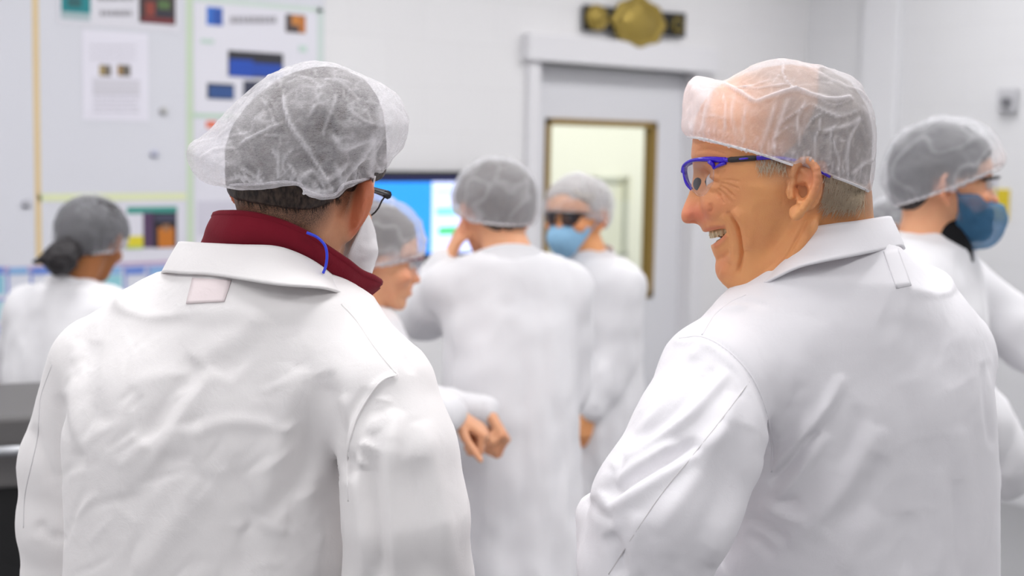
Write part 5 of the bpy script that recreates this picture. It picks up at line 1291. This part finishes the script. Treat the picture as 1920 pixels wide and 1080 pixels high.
    s.raw(V, F).build('strap', lea, bl, matrix=MW)
    def plate(u, v, ru, rv, name, y, lobes=0):
        cx, cz = wpx(u, v); rx = abs(wpx(u + ru, v)[0] - wpx(u - ru, v)[0]) / 2; rz = abs(wpx(u, v + rv)[1] - wpx(u, v - rv)[1]) / 2
        m = MB(); N = 64; prof = [(0, .030), (.55, .028), (.62, .020), (.78, .018), (.84, .026), (.94, .022), (1, .008), (1, 0)]; V = []
        for r, hgt in prof:
            for i in range(N):
                t = 2 * math.pi * i / N; k = 1 + lobes * .045 * math.cos(8 * t) * (r > .5)
                if lobes: k += .10 * math.exp(-((t - math.pi * .5) / .35) ** 2) * (r > .5)
                V.append((cx + rx * r * k * math.cos(t), y - hgt * .8, cz + rz * r * k * math.sin(t)))
        F = [(j * N + i, j * N + (i + 1) % N, (j + 1) * N + (i + 1) % N, (j + 1) * N + i) for j in range(len(prof) - 1) for i in range(N)]
        m.raw(V, F); m.raw([V[(len(prof) - 1) * N + i] for i in range(N)], [tuple(range(N))])
        o = m.build(name, gp, bl, True, matrix=MW)
        md = MB()
        for i in range(12 if lobes else 8):
            t = 2 * math.pi * i / (12 if lobes else 8); md.box((cx + rx * .70 * math.cos(t) - .008, y - .022, cz + rz * .70 * math.sin(t) - .008), (cx + rx * .70 * math.cos(t) + .008, y - .012, cz + rz * .70 * math.sin(t) + .008), .003)
        md.build('studs', gp, o, matrix=MW)
    plate(1184, 44, 50, 46, 'centre_plate', -.048, 1); plate(1108, 34, 19, 25, 'side_plate', -.036); 
    plate(1258, 48, 13, 18, 'end_plate', -.034)
    bpy.data.objects['end_plate'].data.materials[0] = plain('dull_brass', srgb(62, 58, 30), .5, metal=.4)
    # little wall device and yellow tag at the right
    Mr = MW @ Matrix.Translation((xr, 0, 0)) @ Matrix.Rotation(R(-90), 4, 'Z')
    def rpx(u, v):
        d = ray(u, v); n = -WX; p0 = WO + WX * xr; t = ((p0 - CO) @ n) / (d @ n); p = CO + d * t; return float((WO - p) @ WY), float(p[2])
    x, z = rpx(1895, 188); dv = empty('wall_sensor', (0, 0, 0)); dv.matrix_basis = Mr; tag(dv, 'small grey sensor box on the right wall near the top corner', 'sensor')
    MB().box((x - .05, -.05, z - .06), (x + .05, 0, z + .06), .012).build('housing', plain('sensor_grey', srgb(196, 196, 200), .4), dv, matrix=Mr)
    MB().tube([(x + .01, -.05, z - .01), (x + .01, -.075, z - .01)], [.026, .022], 16).build('lens', plain('sensor_dark', srgb(120, 120, 125), .3), dv, True, matrix=Mr)
    x, z = rpx(1883, 386); tag(MB().box((x - .10, -.012, z - .075), (x + .03, 0, z + .085), .003).build('wall_tag', plain('yellow_card', srgb(214, 190, 40), .5), None, matrix=Mr), 'yellow card on the right wall beside the blue beard cover', 'card')
    # whiteboard with its tape grid, papers, planner
    bx0, bz1 = -4.3, wpx(470, 8)[1] + .02; bx1 = wpx(604, 100)[0]; bz0 = wpx(200, 800)[1]
    wb = empty('whiteboard', (0, 0, 0)); wb.matrix_basis = MW; tag(wb, 'large whiteboard covered with papers on the back wall', 'whiteboard')
    MB().box((bx0, -.016, bz0), (bx1, -.004, CEIL - .35)).build('board_surface', plain('board_white', srgb(218, 219, 226), .25), wb, matrix=MW)
    def rect(u0, v0, u1, v1, vl=None):
        xa, za = wpx(u0, v0); xb, _ = wpx(u1, v0); zc0 = wpx(u0, v1)[1]; zc1 = wpx(u1, v1)[1]; zt2 = wpx(u1, v0)[1]
        return xa, xb, (zc0 + zc1) / 2, (za + zt2) / 2
    def strip(name, u0, v0, u1, v1, col, label, y=-.0175, tall=None):
        xa, xb, za, zb2 = rect(u0, v0, u1, v1); o = MB().box((xa, y, za), (xb, -.0155, tall or zb2)).build(name, plain(name + '_paint', col, .5), None, matrix=MW); return tag(o, label, 'tape', 'tape lines on the whiteboard')
    strip('tape_line', 57, 0, 68, 497, srgb(222, 196, 146), 'tan vertical tape line at the far left of the whiteboard', tall=CEIL - .4)
    strip('tape_line', 345, 0, 357, 600, srgb(200, 217, 190), 'green vertical tape line in the middle of the whiteboard', tall=CEIL - .4)
    strip('tape_line', 68, 362, 345, 376, srgb(222, 228, 186), 'pale yellow horizontal tape line above the lower poster')
    strip('tape_line', 357, 4, 600, 14, srgb(206, 220, 212), 'pale green horizontal tape line above the blue chart sheet')
    strip('tape_line', 590, 16, 603, 300, srgb(206, 218, 214), 'pale green vertical tape line at the right edge of the whiteboard')
    strip('tape_line', 357, 214, 600, 224, srgb(190, 214, 194), 'green horizontal tape line below the blue chart sheet')
    mats = {}
    def cm(c):
        if c not in mats: mats[c] = plain('print_%d_%d_%d' % c, srgb(*c), .5)
        return mats[c]
    def paper(name, label, cat, r, col, bits, y=-.0165, th=.002):
        xa, xb, za, zb2 = rect(*r); root = MB().box((xa, y - th, za), (xb, y, zb2)).build(name, cm(col), None, matrix=MW); tag(root, label, cat)
        groups = {}
        for nm, (u0, v0, u1, v1), c in bits: groups.setdefault((nm, c), []).append((u0, v0, u1, v1))
        for i, ((nm, c), L) in enumerate(groups.items()):
            m2 = MB()
            for q in L:
                A2, B2, C2, D2 = rect(*q); e = .0006 + .0003 * i; m2.box((A2, y - th - e, C2), (B2, y - th, D2))
            m2.build(nm, cm(c), root, matrix=MW)
        return root
    rr = np.random.default_rng(2)
    def lines(u0, u1, v0, v1, n, c, h=3):
        out = []
        for i in range(n):
            v = v0 + (v1 - v0) * i / max(1, n - 1); u = u0
            while u < u1 - 4:
                w = rr.uniform(4, 14); out.append(('printed_text', (u, v, min(u + w, u1), v + h), c)); u += w + 3
        return out
    teal, dk = (18, 132, 138), (58, 44, 46)
    paper('header_poster', 'header sheet with teal picture and dark colourful picture, top of the left panel', 'poster', (104, -60, 330, 52), (222, 221, 228),
          [('teal_picture', (110, -55, 165, 24), teal), ('teal_picture', (110, 24, 165, 38), (168, 186, 190)), ('teal_picture', (122, -20, 148, 14), (40, 96, 100)), ('dark_picture', (256, -52, 324, 45), dk), ('dark_picture', (268, 4, 286, 30), (142, 62, 50)), ('dark_picture', (292, 2, 314, 18), (84, 112, 66)), ('dark_picture', (262, 34, 322, 43), (120, 44, 48)), ('dark_picture', (286, 20, 318, 33), (48, 46, 58))]
          + lines(180, 246, -8, -7, 1, (160, 158, 164), 9) + lines(184, 242, 20, 21, 1, (162, 160, 166), 10))
    paper('notice_sheet', 'white notice sheet with two small pictures on the left panel of the whiteboard', 'paper', (150, 60, 273, 226), (228, 226, 236),
          [('small_picture', (182, 122, 204, 143), (112, 104, 96)), ('small_picture', (216, 122, 240, 143), (106, 100, 92)), ('small_picture', (182, 124, 192, 141), (168, 146, 96)), ('small_picture', (216, 124, 225, 141), (160, 128, 80)), ('grey_panel', (170, 148, 258, 178), (212, 210, 218))]
          + lines(165, 250, 84, 108, 3, (208, 206, 214), 4) + lines(172, 256, 152, 208, 8, (204, 202, 210), 3))
    paper('lower_poster', 'poster with teal band, yellow block and dark orange picture beside the bun', 'poster', (222, 379, 340, 492), (220, 219, 228),
          [('teal_band', (234, 387, 328, 400), (66, 152, 140)), ('picture', (264, 398, 284, 464), (84, 60, 92)), ('picture', (283, 398, 327, 464), (36, 32, 40)), ('picture', (292, 426, 322, 463), (196, 116, 36)), ('picture', (300, 420, 314, 432), (150, 110, 80)), ('picture', (286, 402, 324, 414), (70, 70, 92)), ('yellow_block', (234, 442, 264, 462), (220, 206, 50)), ('green_block', (232, 462, 264, 466), (160, 200, 120))])
    paper('chart_sheet', 'white sheet with large blue chart, left of the hairnet', 'poster', (360, 14, 590, 216), (226, 225, 233),
          [('blue_picture', (383, 14, 413, 48), (52, 110, 200)), ('blue_picture', (396, 18, 412, 48), (44, 84, 168)), ('orange_picture', (531, 28, 568, 62), (80, 70, 70)), ('orange_picture', (542, 30, 566, 48), (204, 132, 60)), ('orange_picture', (556, 34, 568, 62), (190, 116, 50)), ('chart', (423, 98, 526, 146), (46, 46, 54)), ('chart', (425, 112, 470, 144), (34, 78, 178)), ('chart', (468, 120, 524, 144), (36, 76, 172)), ('chart', (384, 157, 434, 186), (58, 62, 74)), ('chart', (387, 162, 433, 184), (52, 84, 142)), ('chart', (452, 152, 485, 182), (56, 60, 80)), ('green_note', (372, 74, 396, 82), (196, 216, 206)), ('green_note', (556, 86, 570, 98), (196, 218, 208))]
          + lines(428, 516, 31, 32, 1, (172, 170, 176), 13))
    paper('lower_chart_sheet', 'white sheet with small orange corner, partly behind the hairnet', 'poster', (360, 226, 588, 470), (222, 221, 230), [('orange_corner', (382, 222 + 5, 402, 240), (226, 112, 78)), ('grey_panel', (366, 376, 440, 440), (206, 204, 216)), ('grey_panel', (372, 250, 560, 300), (214, 212, 222))])
    bits = []
    for i in range(9):
        for j in range(6):
            u, v = -34 + i * 44, 512 + j * 48
            if rr.random() < .72: bits.append(('cell', (u + 4, v + 4, u + 38, v + 40), [(150, 208, 218), (176, 216, 226), (196, 206, 232), (140, 196, 216)][rr.integers(4)]))
    for i in range(10): bits.append(('grid_line', (-36 + i * 44, 498, -31 + i * 44, 792), (136, 150, 206)))
    for j in range(7): bits.append(('grid_line', (-40, 502 + j * 48, 356, 506 + j * 48), (150, 148, 206)))
    bits.append(('border_line', (-60, 494, 356, 499), (190, 160, 190)))
    for i in range(9): bits.append(('head_cell', (-31 + i * 44, 500, 5 + i * 44 - 2, 514), [(110, 140, 212), (140, 180, 222)][i % 2]))
    paper('planner_chart', 'planner chart of cyan cells and violet lines along the foot of the whiteboard', 'chart', (-60, 494, 356, 792), (220, 222, 232), bits)
    for (u, v, lab, c) in ((45, 382, 'grey magnet left of the tan tape line', (176, 176, 184)), (302, 208, 'grey magnet right of the notice sheet', (190, 190, 190)), (285, 288, 'pale blue magnet in the empty part of the left panel', (190, 192, 210))):
        x, z = wpx(u, v); m = MB(); m.tube([(x, -.016, z), (x, -.026, z)], .016, 18); tag(m.build('magnet', cm(c), None, True, matrix=MW), lab, 'magnet')
    # monitor on the wall
    mo = empty('monitor', (0, 0, 0)); mo.matrix_basis = MW; tag(mo, 'black wall monitor with blue and white screen', 'monitor')
    xa, z1 = wpx(650, 319); xb = wpx(905, 319)[0]; z0 = wpx(800, 481)[1]; bz = .022
    MB().box((xa, -.07, z0), (xb, -.03, z1), .006).build('bezel', plain('bezel_black', srgb(16, 17, 26), .3), mo, matrix=MW); MB().box(((xa + xb) / 2 - .1, -.03, (z0 + z1) / 2 - .1), ((xa + xb) / 2 + .1, 0, (z0 + z1) / 2 + .1)).build('bracket', M_BLACKP, mo, matrix=MW)
    def scr(name, r, c, e, y):
        q = rect(*r); return MB().box((q[0], y, q[2]), (q[1], y + .001, q[3])).build(name, plain('screen_' + name, srgb(*c), .3, emit=e), mo, matrix=MW)
    MB().box((xa + bz, -.0708, z0 + .02), (xb - bz, -.0700, z1 - .05)).build('screen', plain('screen_blue', srgb(36, 138, 236), .3, emit=.85), mo, matrix=MW)
    scr('white_panel', (792, 340, 890, 472), (196, 208, 250), .9, -.0718); scr('title_bar', (672, 331, 893, 338), (24, 26, 80), .5, -.0718)
    scr('cyan_row', (800, 388, 862, 402), (120, 216, 232), .8, -.0728); scr('green_row', (804, 424, 850, 438), (70, 190, 120), .8, -.0728); scr('grey_row', (800, 356, 870, 360), (160, 176, 226), .8, -.0728)
    # dark equipment cart at the lower left
    ct = empty('equipment_cart', (0, 0, 0)); c0 = P(-60, 900, 3.35); ct.matrix_basis = Matrix.Translation((c0[0], c0[1], 0)) @ Matrix.Rotation(R(20), 4, 'Z'); tag(ct, 'dark grey equipment cart with steel rail at the lower left', 'cart')
    mc = ct.matrix_basis.copy(); zt = P(20, 782, 3.2)[2]; zr = P(20, 856, 3.1)[2]; zk = P(20, 935, 3.1)[2]
    dgrey = plain('cart_grey', srgb(96, 94, 94), .5); blk = plain('cart_black', srgb(12, 12, 14), .5)
    MB().box((-.5, -.2, zk), (.34, .3, zt), .01).build('cabinet_top', dgrey, ct, matrix=mc); MB().box((-.48, -.17, .12), (.32, .28, zk)).build('lower_cabinet', blk, ct, matrix=mc)
    MB().tube([(-.5, -.24, zr), (.34, -.24, zr)], .012, 10).build('rail', M_STEEL, ct, True, matrix=mc)
    for sx in (-.42, .26):
        for sy in (-.12, .22): MB().tube([(sx, sy - .015, .05), (sx, sy + .015, .05)], .05, 16).build('wheel', M_BLACKP, ct, True, matrix=mc); MB().box((sx - .012, sy - .012, .05), (sx + .012, sy + .012, .13)).build('caster_post', M_STEEL, ct, matrix=mc)

import time as _t
_t0 = _t.time()
room(); print('room', _t.time() - _t0)
man_maroon(); print('maroon', _t.time() - _t0)
man_purple(); print('purple', _t.time() - _t0)
people_behind(); print('people', _t.time() - _t0)
bpy.context.view_layer.update()
for o in list(SC.objects):
    if o.parent is None and o.type != 'CAMERA': o.matrix_world = HEADING @ o.matrix_world
